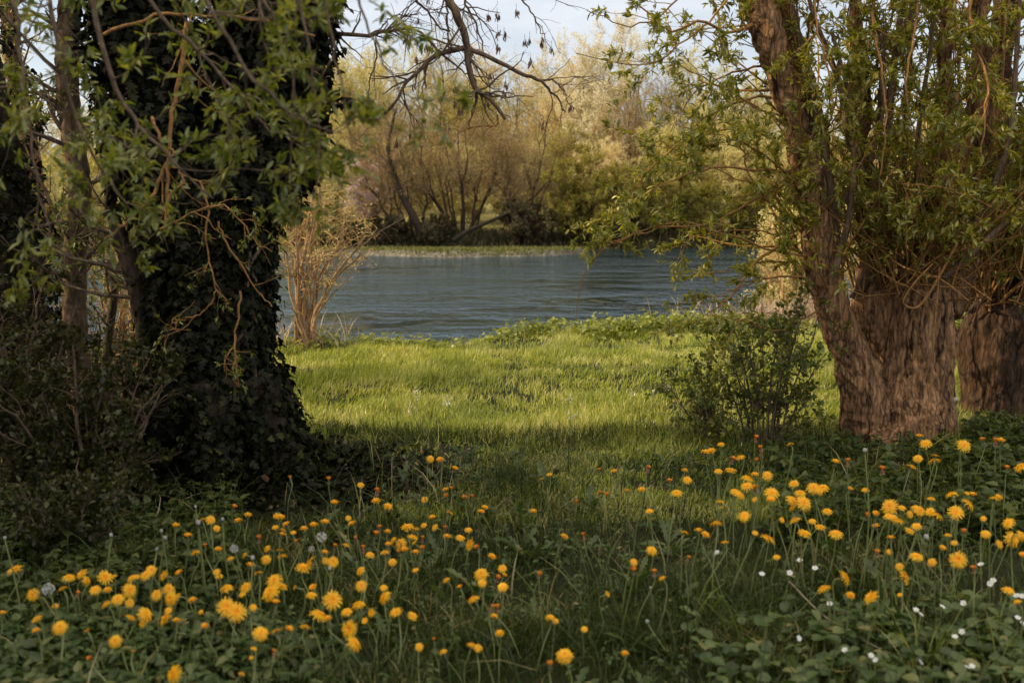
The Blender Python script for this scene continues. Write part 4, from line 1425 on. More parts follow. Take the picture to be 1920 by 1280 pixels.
def stem_tree(name, label, pts, radii, mat, seed, n_twigs=30, leafy=900, ivy=0, leaf="leaf_shade", twig_len=(0.25, 0.7), size=(0.022, 0.045), cat="tree", t0=0.25, voxel=0.016):
    rng = np.random.default_rng(seed)
    P = pxline(pts, 28)
    r = spline([[x] for x in radii], 28)[:, 0]
    b = P[0]
    t = thing(name, label, cat, (b[0], b[1], float(ground_z(b[0], b[1]))))
    tr = fused([(P, r, 14)], voxel, ridged_bark(0.010, 22, 0.2, 0.4, 0.012))
    part(tr, "trunk", M[mat], t)
    Q, q = grow(P[None], r[None], n_twigs, t0, 1, twig_len, (35, 80), 7, 0.3, 0.014, 0.003, 0.18, (0, 0, 0.05), 0.35, rng)
    Q2, q2 = grow(Q, q, n_twigs * 5, 0.1, 1, (0.08, 0.28), (25, 70), 5, 0.6, 0.005, 0.0015, 0.2, (0, 0, 0.02), 0.4, rng)
    part(Mesh().tubes(Q, q, 5).tubes(Q2, q2, 3), "twigs", M["twig_grey"], t)
    if leafy:
        m = Mesh()
        pos, tan, *_ = sample_on(Q2, leafy // 5, 0.3, 1, rng)
        clusters(m, WILLOW, pos, tan, 5, size, rng=rng)
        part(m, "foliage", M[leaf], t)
    if ivy:
        m = Mesh()
        cylinder_leaves(m, P[None], r[None], ivy, (0.03, 0.055), (0.0, 0.09), rng, 0.09)
        part(m, "ivy", M["leaf_ivy"], t)
    return t


def left_stems():
    stem_tree("leaning_tree", "slim dark trunk standing clear to the side of the ivy-covered tree", [(158, 800, 5.2), (150, 700, 5.2), (140, 600, 5.2), (141, 480, 5.2), (150, 350, 5.2), (135, 250, 5.2), (126, 150, 5.2), (130, 20, 5.2), (140, -150, 5.2), (120, -420, 5.2)],
              [0.075, 0.062, 0.06, 0.057, 0.055, 0.055, 0.056, 0.06, 0.055, 0.03], "bark_stem", 41, 46, 1300)
    stem_tree("leaning_tree", "slim trunk bending in front of the ivy-covered trunk", [(312, 870, 4.95), (297, 770, 4.95), (284, 680, 4.95), (272, 590, 4.95), (258, 520, 4.95), (235, 470, 4.95), (212, 400, 5.0), (200, 300, 5.0), (192, 180, 5.0), (196, 40, 5.0), (190, -200, 5.0)],
              [0.085, 0.066, 0.062, 0.06, 0.056, 0.048, 0.024, 0.018, 0.015, 0.012, 0.008], "bark_dark", 42, 30, 800)
    stem_tree("slender_tree", "slender orange-lit trunk leaning near the picture edge", [(78, 560, 8.4), (70, 420, 8.4), (58, 300, 8.4), (42, 210, 8.4), (25, 120, 8.4), (16, 20, 8.4), (10, -150, 8.4)],
              [0.085, 0.08, 0.075, 0.07, 0.066, 0.06, 0.04], "bark_willow", 43, 60, 1100, leaf="far_gold")
    stem_tree("ivy_stump", "shorter ivy-clad trunk standing at the very edge", [(35, 870, 5.6), (32, 700, 5.6), (30, 560, 5.6), (20, 440, 5.6), (8, 330, 5.6), (-20, 180, 5.6), (-60, -100, 5.6)],
              [0.2, 0.16, 0.15, 0.14, 0.12, 0.1, 0.05], "bark_dark", 44, 14, 100, ivy=2600)
    for k, (pts, r, lab) in enumerate([
        ([(198, 690, 6.9), (205, 620, 6.9), (214, 560, 6.9), (212, 500, 6.9)], 0.032, "short dark broken stem nearest the slim trunk, against the water"),
        ([(238, 690, 6.9), (250, 655, 6.9), (263, 610, 6.9), (268, 585, 6.9)], 0.028, "short dark stem leaning against the slim bending trunk"),
    ]):
        P = pxline(pts, 12)
        P[0, 2] = float(ground_z(P[0, 0], P[0, 1])) - 0.05
        rng = np.random.default_rng(60 + k)
        t = thing("dead_sapling", lab, "stem", P[0])
        q, qr = grow(P[None], taper([r], 12, 0.7), 7, 0.3, 1, (0.15, 0.5), (20, 60), 6, 0.4, 0.01, 0.003, 0.2, (0, 0, 0.06))
        part(Mesh().tubes(P[None], taper([r], 12, 0.7), 8), "stem", M["bark_dark"], t)
        part(Mesh().tubes(q, qr, 4), "twigs", M["twig_grey"], t)


left_stems()


# ------------------------------------------------------------------ hanging branches
def branch_thing(name, label, cat, lines, rad, mat, seed, n_side, side_len, n_sub, leaf=None, n_cl=0, k=6, size=(0.03, 0.05), extra=None, trop=(0, 0, -0.02),
                 twig_mat=None, sub_len=(0.05, 0.18), wig=0.2, r_end=0.3):
    rng = np.random.default_rng(seed)
    Ps = [pxline(l, 18) for l in lines]
    P = np.array(Ps)
    P[:, 1:-1] += rng.normal(0, 0.004, P[:, 1:-1].shape)
    r = np.stack([taper([x], 18, r_end)[0] for x in rad])
    t = thing(name, label, cat, P[0, 0])
    part(Mesh().tubes(P, r, 6), "branches", M[mat], t)
    Q, q = grow(P, r, n_side, 0.08, 1, side_len, (25, 75), 8, 0.6, 0.006, 0.0016, wig, trop, 0.4, rng, 0.3)
    Q2, q2 = grow(Q, q, n_sub, 0.15, 1, sub_len, (25, 75), 5, 0.7, 0.003, 0.0012, wig, trop, 0.5, rng)
    part(Mesh().tubes(Q, q, 4).tubes(Q2, q2, 3), "twigs", M[twig_mat or mat], t)
    if n_cl:
        m = Mesh()
        for src, sh in ((Q2, 0.6), (Q, 0.4)):
            pos, tan, *_ = sample_on(src, int(n_cl * sh), 0.25, 1, rng)
            clusters(m, WILLOW, pos, tan, k, size, rng=rng, jitter=0.006)
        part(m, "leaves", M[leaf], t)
    return t, P, Q, Q2, rng


def hanging():
    d = 2.7
    branch_thing("willow_branch", "blurred leafy branches hanging in front of the ivy-covered trunk", "branch", [
        [(150, -160, d), (185, 60, d), (230, 190, d), (265, 240, d), (330, 310, d), (400, 372, d)],
        [(250, -120, d + .2), (290, 10, d + .2), (370, 90, d + .2), (440, 170, d + .2), (500, 240, d + .2), (560, 260, d + .2)],
        [(330, -150, d - .2), (400, 20, d - .2), (460, 130, d - .2), (520, 190, d - .2), (580, 230, d - .2), (640, 250, d - .2)],
        [(60, -160, d + .3), (100, 40, d + .3), (130, 180, d + .3), (175, 290, d + .3), (230, 370, d + .3), (300, 410, d + .3)],
        [(420, -160, d), (480, -20, d), (520, 50, d), (545, 130, d), (552, 220, d), (545, 310, d)],
        [(0, -120, d), (30, 60, d), (50, 190, d), (60, 280, d), (75, 360, d), (70, 420, d)],
    ], [0.008, 0.007, 0.006, 0.007, 0.006, 0.006], "twig_grey", 71, 70, (0.18, 0.42), 200, "leaf_shade", 500, 6, (0.026, 0.046))
    branch_thing("willow_branch", "hanging willow tip dangling over the pale blossoming bush", "branch", [
        [(560, -160, 2.5), (620, 60, 2.5), (640, 160, 2.5), (650, 230, 2.5), (665, 290, 2.5)],
        [(640, -160, 2.6), (680, 20, 2.6), (720, 110, 2.6), (760, 180, 2.6), (812, 190, 2.6)],
        [(520, -160, 2.5), (575, 60, 2.5), (590, 180, 2.5), (600, 270, 2.5), (590, 370, 2.5)],
    ], [0.004, 0.004, 0.004], "twig_grey", 72, 12, (0.08, 0.2), 26, "leaf_shade", 54, 6, (0.026, 0.044))
    branch_thing("orange_branch", "forked orange twigs crossing the dark ivy-covered trunk", "branch", [
        [(352, 40, 3.6), (335, 150, 3.6), (320, 240, 3.6), (313, 330, 3.6), (310, 425, 3.6)],
        [(285, 220, 3.6), (300, 260, 3.6), (315, 295, 3.6), (335, 320, 3.6), (348, 345, 3.6)],
        [(313, 305, 3.6), (290, 355, 3.6), (262, 395, 3.6), (225, 425, 3.6), (195, 450, 3.6)],
        [(195, 65, 3.7), (260, 40, 3.7), (330, 26, 3.7), (420, 30, 3.7), (510, 45, 3.7), (590, 68, 3.7)],
        [(348, 345, 3.6), (330, 356, 3.6), (318, 366, 3.6), (314, 390, 3.6), (312, 415, 3.6)],
    ], [0.009, 0.0065, 0.007, 0.007, 0.004], "twig_orange", 73, 14, (0.12, 0.4), 30, "leaf_shade", 26, 5, (0.026, 0.042), r_end=0.55)
    branch_thing("curly_branch", "thin curling twigs with opening buds against the lower ivy", "branch", [
        [(375, 340, 4.3), (390, 390, 4.3), (385, 450, 4.3), (398, 510, 4.3), (405, 545, 4.3), (425, 562, 4.3)],
        [(300, 430, 4.3), (360, 400, 4.3), (415, 385, 4.3), (455, 420, 4.3), (480, 455, 4.3), (510, 472, 4.3)],
        [(410, 415, 4.3), (425, 460, 4.3), (455, 500, 4.3), (480, 545, 4.3), (510, 575, 4.3)],
        [(405, 545, 4.3), (395, 570, 4.3), (370, 590, 4.3), (340, 600, 4.3), (320, 610, 4.3)],
        [(450, 545, 4.3), (445, 600, 4.3), (440, 650, 4.3), (445, 700, 4.3), (450, 725, 4.3)],
    ], [0.005, 0.005, 0.0045, 0.004, 0.005], "twig_orange", 74, 26, (0.08, 0.28), 40, "leaf_shade", 80, 5, (0.016, 0.03), r_end=0.5)
    # seed-hung ash branch from above
    D = 5.2
    lines = [
        [(800, -160, D), (825, -60, D), (842, 0, D), (858, 30, D), (872, 66, D), (876, 100, D), (884, 150, D), (898, 172, D), (920, 188, D), (948, 224, D)],
        [(878, 90, D), (845, 95, D), (812, 107, D), (790, 130, D), (765, 152, D), (745, 186, D), (730, 205, D), (715, 218, D)],
        [(560, 62, D), (640, 65, D), (690, 66, D), (722, 58, D), (760, 55, D), (790, 63, D), (830, 80, D), (880, 93, D)],
        [(880, 93, D), (930, 112, D), (980, 140, D), (1012, 150, D), (1030, 168, D), (1045, 185, D), (1060, 210, D)],
        [(1012, 150, D), (1038, 151, D), (1055, 170, D), (1064, 190, D), (1072, 204, D)],
        [(780, 0, D), (800, 22, D), (830, 55, D), (842, 62, D), (838, 100, D)],
        [(866, -60, D), (872, 0, D), (890, 40, D), (902, 75, D), (908, 110, D)],
        [(735, 31, D), (770, 28, D), (800, 26, D), (845, 25, D)],
        [(960, -30, D), (990, 15, D), (1008, 45, D), (1020, 70, D), (1032, 88, D)],
        [(703, 80, D), (704, 110, D), (696, 150, D), (690, 190, D), (692, 215, D)],
        [(885, 95, D), (882, 130, D), (888, 150, D), (905, 180, D), (925, 210, D)],
        [(838, -20, D), (838, 40, D), (842, 80, D), (841, 110, D)],
        [(790, 62, D), (820, 95, D), (850, 120, D), (880, 140, D), (935, 150, D)],
        [(810, 107, D), (797, 125, D), (795, 150, D), (800, 165, D)],
        [(735, 31, D), (715, 50, D), (705, 70, D), (715, 95, D)],
    ]
    rad = [0.028, 0.015, 0.012, 0.013, 0.006, 0.007, 0.008, 0.004, 0.005, 0.005, 0.008, 0.006, 0.008, 0.009, 0.004]
    t, P, Q, Q2, rng = branch_thing("overhanging_branch", "bare branch with brown hanging seed bunches drooping from above against the sky", "branch", lines, rad, "bark_stem", 75,
                                    120, (0.10, 0.42), 240, twig_mat="twig_grey", trop=(0, 0, -0.03), wig=0.22, sub_len=(0.04, 0.2))
    spots = [(803, 8), (785, 42), (968, 28), (916, 37), (932, 35), (933, 66), (945, 72), (993, 80), (984, 84), (1016, 85), (1034, 97), (995, 120), (932, 95), (763, 80), (790, 97), (800, 92), (811, 95), (780, 112), (920, 148), (855, 170), (948, 165), (852, 198), (914, 195), (1019, 238), (862, 213), (945, 180), (775, 165), (744, 272), (770, 255), (1071, 205)]
    for u, v in spots:
        c = at(u, v, D)
        n = int(rng.integers(7, 13))
        m = Mesh()
        top = c + np.array([0, 0, 0.028])
        m.tubes(np.stack([np.stack([top + np.array([0, 0, 0.025]), top, c])]), np.full((1, 3), 0.0012), 3)
        pos = top + rng.normal(0, 0.006, (n, 3)) - np.array([0, 0, 1]) * rng.uniform(0, 0.022, (n, 1))
        leaves(m, WILLOW, pos, np.array([0, 0, -1]) + 0.35 * rand_dirs(n, rng), rng.uniform(0.022, 0.036, n), up=rand_dirs(n, rng), flutter=0.2, rng=rng)
        part(m, "seed_bunch", M["seed_key"], t)
    L = pxline([(932, 215, D), (932, 235, D), (905, 236, D), (880, 240, D), (868, 247, D), (850, 240, D)], 14)
    m = Mesh().tubes(L[None], taper([0.006], 14), 5)
    q, qr = grow(L[None], taper([0.006], 14), 8, 0.2, 1, (0.06, 0.2), (40, 80), 6, 0.6, 0.003, 0.0015, 0.3, (0, 0, -0.03), 0.5, rng)
    L2 = pxline([(775, 215, D), (778, 250, D), (775, 290, D), (782, 330, D)], 12)
    q2, qr2 = grow(L2[None], taper([0.004], 12), 14, 0.2, 1, (0.03, 0.1), (40, 90), 5, 0.6, 0.003, 0.0015, 0.3, (0, 0, -0.03), 0.5, rng)
    part(m.tubes(q, qr, 4).tubes(L2[None], taper([0.004], 12), 4).tubes(q2, qr2, 3), "lit_twig", M["twig_orange"], t)


hanging()


# ------------------------------------------------------------------ the thick willow
def thick_willow():
    rng = np.random.default_rng(81)
    d = 5.8
    b = ground_at(1695, 838)
    b[1] = d
    t = thing("pollard_willow", "thick old willow with furrowed trunk splitting into several upright stems", "tree", (b[0], d, float(ground_z(b[0], d))))
    s = d / FPX

    def L(pts, n=30):
        W = np.array([list(at(p[0], p[1], p[2])) + [p[3] * s] for p in pts])
        Q = spline(W, n)
        return Q[:, :3], Q[:, 3]
    body = L([(1697, 905, d, 120), (1696, 850, d, 106), (1702, 790, d, 92), (1718, 720, d, 72), (1727, 650, d, 59), (1729, 590, d, 57), (1732, 540, d, 56), (1745, 480, d + .05, 38), (1756, 400, d + .1, 25), (1762, 300, d + .1, 19), (1768, 180, d + .1, 17), (1776, 40, d + .1, 16), (1790, -160, d + .1, 14), (1800, -400, d + .1, 10)])
    lean = L([(1655, 860, d - .02, 70), (1636, 790, d - .02, 52), (1613, 720, d - .05, 43), (1588, 650, d - .06, 37), (1571, 590, d - .05, 37), (1553, 530, d - .05, 33), (1540, 470, d - .05, 28), (1526, 400, d - .05, 26), (1512, 320, d - .05, 25), (1494, 230, d - .05, 25), (1462, 130, d - .05, 25), (1428, 30, d - .05, 24), (1396, -70, d - .05, 22), (1370, -220, d - .05, 25), (1310, -450, d - .1, 18)])
    twin = L([(1555, 480, d + .06, 20), (1545, 400, d + .08, 21), (1536, 320, d + .08, 21), (1522, 230, d + .08, 21), (1500, 130, d + .08, 21), (1473, 30, d + .08, 21), (1446, -80, d + .08, 20), (1440, -250, d + .1, 22), (1425, -450, d + .1, 15)])
    third = L([(1676, 670, d + .18, 46), (1644, 575, d + .14, 42), (1640, 480, d + .18, 24), (1630, 390, d + .2, 20), (1620, 280, d + .2, 18), (1610, 160, d + .2, 17), (1603, 40, d + .2, 17), (1598, -120, d + .2, 16), (1590, -400, d + .2, 14)])
    fourth = L([(1760, 580, d + .1, 44), (1792, 500, d + .15, 32), (1815, 420, d + .2, 26), (1830, 320, d + .25, 24), (1838, 200, d + .25, 23), (1840, 80, d + .25, 22), (1836, -80, d + .25, 20), (1830, -400, d + .25, 20)])
    roots = []
    for (u0, v0, r0, u1, v1, r1, dy) in ((1640, 770, 46, 1580, 862, 24, -0.1), (1690, 770, 46, 1655, 880, 24, -0.42), (1690, 800, 50, 1680, 858, 34, -0.3), (1745, 770, 48, 1812, 858, 24, -0.12), (1735, 780, 46, 1765, 876, 22, -0.4), (1650, 800, 40, 1628, 862, 24, -0.28), (1720, 800, 44, 1738, 862, 26, -0.3)):
        P0, P1 = at(u0, v0, d - 0.05), at(u1, v1, d + dy)
        P1[2] = float(ground_z(P1[0], P1[1])) - 0.05
        P = spline([P0, (P0 + P1) / 2, P1], 10)
        roots.append((P, np.linspace(r0 * s, r1 * s, 10), 12))
    parts_ = [(x[0], x[1], 22) for x in (body, lean, twin, third, fourth)] + roots
    trunk = fused(parts_, 0.0125, ridged_bark(0.020, 19, 0.15, 0.9, 0.05, (b[0], d)))
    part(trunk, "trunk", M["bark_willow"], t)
    # slender upright shoots from the stems
    sl = []
    for (pts) in ([(1568, 470), (1552, 330), (1530, 200), (1500, 80), (1470, -60)], [(1620, 330), (1590, 250), (1572, 150), (1530, 40), (1500, -60)],
                  [(1660, 470), (1690, 330), (1700, 200), (1708, 60), (1712, -80)], [(1630, 420), (1660, 300), (1672, 160), (1690, 20), (1700, -120)],
                  [(1500, 240), (1478, 160), (1445, 90), (1408, 20), (1380, -60)], [(1700, 540), (1670, 420), (1655, 330), (1650, 200), (1660, 60)],
                  [(1740, 480), (1720, 340), (1725, 220), (1745, 90), (1755, -60)], [(1560, 520), (1590, 420), (1600, 320), (1596, 200), (1560, 60)],
                  [(1790, 470), (1850, 380), (1890, 270), (1905, 120), (1915, -60)], [(1770, 520), (1860, 440), (1915, 390), (1960, 330), (2000, 240)],
                  [(1740, 560), (1800, 440), (1870, 330), (1930, 260), (1980, 160)], [(1600, 560), (1690, 420), (1790, 330), (1860, 300), (1940, 250)],
                  [(1545, 500), (1580, 380), (1640, 280), (1660, 150), (1640, 20)]):
        dd = d + rng.uniform(-0.25, 0.2)
        sl.append(pxline([(u, v, dd) for u, v in pts], 18))
    sl = np.array(sl)
    slr = taper(rng.uniform(0.016, 0.034, len(sl)), 18, 0.45)
    stems = np.stack([spline(x[0], 18) for x in (lean, twin, third, fourth, body)])
    stemr = np.stack([spline(x[1][:, None], 18)[:, 0] for x in (lean, twin, third, fourth, body)])
    # long shoots reaching out over the meadow
    lg = []
    e = d - 0.35
    for pts in ([(1500, 250), (1440, 215), (1380, 180), (1310, 140), (1240, 116), (1140, 118)], [(1505, 330), (1430, 318), (1350, 315), (1280, 330), (1220, 360)],
                [(1530, 430), (1460, 440), (1390, 432), (1320, 440), (1250, 470)], [(1530, 400), (1450, 360), (1370, 330), (1300, 300), (1230, 260)],
                [(1340, -140), (1290, -40), (1240, 30), (1170, 45), (1100, 20)], [(1400, -60), (1340, 30), (1280, 80), (1210, 120), (1080, 100)],
                [(1480, 200), (1420, 180), (1330, 220), (1260, 280), (1200, 340), (1165, 400)], [(1548, 480), (1450, 470), (1360, 440), (1280, 420), (1200, 435), (1125, 465)],
                [(1510, 330), (1400, 380), (1320, 420), (1230, 430), (1160, 455), (1120, 470)], [(1560, 540), (1500, 520), (1440, 520), (1380, 540), (1330, 560)],
                [(1455, 120), (1400, 130), (1340, 150), (1290, 190), (1260, 240)], [(1440, 30), (1370, 60), (1310, 40), (1260, 60), (1210, 20), (1160, -20)],
                [(1560, 560), (1500, 600), (1450, 620), (1390, 600), (1330, 590)], [(1530, 440), (1470, 400), (1420, 350), (1390, 280), (1370, 220)],
                [(1650, -150), (1640, 50), (1660, 200), (1650, 330)], [(1780, -150), (1790, 80), (1770, 220), (1755, 340)], [(1900, -100), (1880, 100), (1890, 260), (1865, 400)],
                [(1700, 480), (1680, 380), (1620, 300), (1570, 260)], [(1850, 560), (1800, 430), (1720, 340), (1650, 320)], [(1960, 440), (1860, 390), (1780, 355), (1690, 345)],
                [(1490, 440), (1410, 500), (1365, 560), (1325, 592)], [(1560, 420), (1480, 330), (1400, 270), (1330, 250)], [(1540, 500), (1440, 490), (1380, 500), (1300, 520)],
                [(1540, -160), (1530, 30), (1560, 160), (1560, 280)], [(1700, -160), (1720, 20), (1700, 140), (1715, 260)], [(1840, -160), (1820, 40), (1850, 160), (1840, 300)]):
        dd = e + rng.uniform(-0.2, 0.4)
        n = len(pts)
        lg.append(pxline([(u, v, d + (dd - d) * min(1, k / 2.0)) for k, (u, v) in enumerate(pts)], 18))
    lg = np.array(lg)
    lg[:, 1:-1] += rng.normal(0, 0.006, lg[:, 1:-1].shape)
    lgr = taper(rng.uniform(0.006, 0.011, len(lg)), 18, 0.3)
    whip = pxline([(1130, 468, e), (1112, 490, e), (1094, 520, e), (1084, 560, e), (1080, 600, e)], 18)[None]
    whipr = taper([0.004], 18, 0.4)
    part(Mesh().tubes(sl, slr, 7), "slender_stems", M["bark_stem"], t)
    # sprouts round the heads of the stems
    s0, q0 = grow(stems, stemr, 210, 0.12, 0.9, (0.35, 1.0), (25, 80), 9, 0.13, 0.011, 0.004, 0.13, (0, -0.02, 0.06), 0.35, rng, 0.2)
    hb = at(1735, 520, d - 0.05)
    hp = hb + rng.normal(0, 1, (190, 3)) * [0.22, 0.1, 0.14]
    hd = rng.normal(0, 0.55, (190, 3)) + np.array([-0.05, -0.25, 1.0])
    s1 = walk(hp, hd, rng.uniform(0.3, 1.0, 190), 9, 0.12, (0, 0, 0.02), rng)
    q1 = taper(rng.uniform(0.003, 0.0075, 190), 9, 0.4)
    s2, q2 = grow(sl, slr, 100, 0.2, 1, (0.25, 0.8), (25, 75), 9, 0.25, 0.008, 0.003, 0.14, (0, -0.02, 0.02), 0.35, rng, 0.2)
    k0, k1, k2 = (q[:, :, 2].min(1) > 0.82 for q in (s0, s1, s2))     # the bole below the head stays bare
    s0, q0, s1, q1, s2, q2 = s0[k0], q0[k0], s1[k1], q1[k1], s2[k2], q2[k2]
    part(Mesh().tubes(np.concatenate([s0, s1, s2]), np.concatenate([q0, q1, q2]), 4), "sprouts", M["twig_orange"], t)
    s3, q3 = grow(lg, lgr, 200, 0.05, 1, (0.12, 0.5), (20, 70), 9, 0.6, 0.005, 0.002, 0.15, (0, 0, -0.02), 0.4, rng, 0.2)
    part(Mesh().tubes(lg, lgr, 5).tubes(whip, whipr, 4).tubes(s3, q3, 4), "long_shoots", M["twig_orange"], t)
    src = np.concatenate([s0, s1, s2, s3])
    srq = np.concatenate([q0, q1, q2, q3])
    s4, q4 = grow(src, srq, 1300, 0.15, 1, (0.05, 0.22), (25, 70), 5, 0.6, 0.003, 0.0013, 0.2, (0, 0, 0.0), 0.5, rng)
    part(Mesh().tubes(s4, q4, 3), "twigs", M["twig_orange"], t)
    m = Mesh()
    for S_, n in ((s4, 3100), (s0, 950), (s2, 900), (s3, 1500), (s1, 220)):
        pos, tan, *_ = sample_on(S_, n, 0.3, 1, rng)
        ok = (pos[:, 2] > 0.98 + 0.25 * rng.random(len(pos))) | (pos[:, 0] < 1.72)
        clusters(m, WILLOW, pos[ok], tan[ok], 6, (0.024, 0.058), spread=0.85, rng=rng, jitter=0.008)
    for (u, v, n) in ((1110, 470, 8), (1088, 440, 4), (1190, 430, 6), (1160, 410, 6)):
        pos = at(u, v, e) + rng.normal(0, 0.03, (n, 3))
        clusters(m, WILLOW, pos, rand_dirs(n, rng), 6, (0.03, 0.05), rng=rng)
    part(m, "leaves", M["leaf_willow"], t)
    # bare hanging root-like vine down the trunk
    P = pxline([(1762, 500, d - .32), (1757, 560, d - .36), (1750, 640, d - .38), (1745, 720, d - .38), (1738, 780, d - .38), (1728, 815, d - .38)], 18)
    part(Mesh().tubes(P[None], taper([0.0052], 18, 0.6), 6), "hanging_vine", M["twig_orange"], t)
    P = pxline([(1795, 455, d - .3), (1760, 520, d - .34), (1735, 560, d - .36), (1715, 578, d - .36), (1693, 566, d - .36), (1715, 530, d - .36), (1748, 495, d - .34)], 22)
    part(Mesh().tubes(P[None], taper([0.009], 22, 0.5), 6), "curved_sprout", M["twig_orange"], t)


thick_willow()


def dark_willow():
    rng = np.random.default_rng(91)
    d = 6.35
    s = d / FPX
    b = at(1865, 800, d)
    b[2] = float(ground_z(b[0], d))
    t = thing("dark_willow", "second squat willow trunk in the shade beside the thick willow", "tree", b)

    def L(pts, n=24):
        W = np.array([list(at(p[0], p[1], p[2])) + [p[3] * s] for p in pts])
        Q = spline(W, n)
        return Q[:, :3], Q[:, 3]
    body = L([(1874, 880, d, 84), (1874, 810, d, 76), (1872, 730, d, 70), (1872, 660, d, 74), (1872, 600, d, 66), (1874, 560, d, 46)])
    a = L([(1862, 620, d, 36), (1860, 520, d + .1, 26), (1866, 400, d + .1, 26), (1878, 250, d + .1, 22), (1880, 100, d + .1, 20), (1885, -100, d + .1, 18), (1890, -300, d + .1, 12)])
    c = L([(1895, 620, d, 44), (1925, 520, d, 34), (1950, 380, d, 28), (1965, 200, d, 24), (1975, 0, d, 20), (1985, -300, d, 12)])
    tr = fused([(body[0], body[1], 20), (a[0], a[1], 14), (c[0], c[1], 14)], 0.016, ridged_bark(0.026, 11, 0.2, -0.6, 0.05, (b[0], d)))
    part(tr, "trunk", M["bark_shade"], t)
    P = np.stack([spline(a[0], 18), spline(c[0], 18)])
    r = np.stack([spline(a[1][:, None], 18)[:, 0], spline(c[1][:, None], 18)[:, 0]])
    hp = at(1868, 560, d - .1) + rng.normal(0, 1, (70, 3)) * [0.22, 0.1, 0.06]
    s1 = walk(hp, rng.normal(0, 0.5, (70, 3)) + np.array([-0.05, -0.1, 1.0]), rng.uniform(0.5, 1.9, 70), 9, 0.1, (0, 0, 0.03), rng)
    q1 = taper(rng.uniform(0.004, 0.011, 70), 9, 0.4)
    s0, q0 = grow(P, r, 90, 0.1, 1, (0.4, 1.2), (25, 75), 9, 0.2, 0.014, 0.004, 0.13, (0, -0.03, 0.04), 0.35, rng, 0.2)
    S_, Q_ = np.concatenate([s0, s1]), np.concatenate([q0, q1])
    part(Mesh().tubes(S_, Q_, 4), "sprouts", M["twig_orange"], t)
    s4, q4 = grow(S_, Q_, 600, 0.15, 1, (0.06, 0.28), (25, 70), 5, 0.6, 0.003, 0.0013, 0.2, (0, 0, 0), 0.5, rng)
    part(Mesh().tubes(s4, q4, 3), "twigs", M["twig_grey"], t)
    m = Mesh()
    for X_, n in ((s4, 1800), (S_, 1200)):
        pos, tan, *_ = sample_on(X_, n, 0.25, 1, rng)
        clusters(m, WILLOW, pos, tan, 6, (0.03, 0.055), rng=rng)
    part(m, "leaves", M["leaf_willow"], t)


dark_willow()


# ------------------------------------------------------------------ flowers
def flower_mesh(rings, radius, disc_z, mats, seed, ray_w=0.10, core=None):
    """a composite flower head of separate ray florets, radius 1 about the origin, facing +Z"""
    rng = np.random.default_rng(seed)
    m = Mesh()
    for (n, ln, el, r0, z0, mat) in rings:
        a = np.arange(n) / n * 2 * math.pi + rng.uniform(0, 6.3) + rng.normal(0, 0.06, n)
        L = ln * rng.uniform(0.86, 1.08, n)
        e = el + rng.normal(0, 0.11, n)
        V = np.zeros((n, 6, 3))
        rad = np.stack([np.cos(a), np.sin(a), np.zeros(n)], -1)
        tan = np.stack([-np.sin(a), np.cos(a), np.zeros(n)], -1)
        for k, (s, w) in enumerate(((0.0, 0.45), (0.6, 1.0), (1.0, 0.8))):
            ee = e - 0.35 * s
            c = rad * (r0 + L * s * np.cos(ee))[:, None]
            c[:, 2] += z0 + L * s * np.sin(ee)
            V[:, 2 * k] = c - tan * ray_w * 0.5 * w
            V[:, 2 * k + 1] = c + tan * ray_w * 0.5 * w
        o = (np.arange(n) * 6)[:, None]
        m.add(V.reshape(-1, 3), quads=np.concatenate([o + [0, 1, 3, 2], o + [2, 3, 5, 4]]), mat=mat)
    return m.data("flower_head", mats)


def cup_mesh(mats, depth, r, n=12, flare=14):
    m = Mesh()
    zs = np.array([-depth, -depth * 0.8, -depth * 0.35, 0.05])
    rs = np.array([0.12, 0.24, 0.30, 0.27]) * r
    a = np.arange(n) / n * 2 * math.pi
    V = np.concatenate([np.stack([np.cos(a) * q, np.sin(a) * q, np.full(n, z)], -1) for z, q in zip(zs, rs)])
    k = np.arange(n)
    k2 = (k + 1) % n
    Q = np.concatenate([np.stack([i * n + k, i * n + k2, (i + 1) * n + k2, (i + 1) * n + k], -1) for i in range(3)])
    m.add(V, quads=Q)
    b = np.arange(flare) / flare * 2 * math.pi
    pos = np.stack([np.cos(b) * 0.22 * r, np.sin(b) * 0.22 * r, np.full(flare, -depth * 0.75)], -1)
    d = np.stack([np.cos(b), np.sin(b), np.full(flare, -0.55)], -1)
    leaves(m, WILLOW, pos, d, np.full(flare, 0.42), flutter=0.1)
    return m.data("bracts", mats)


FL, CUP = [], None


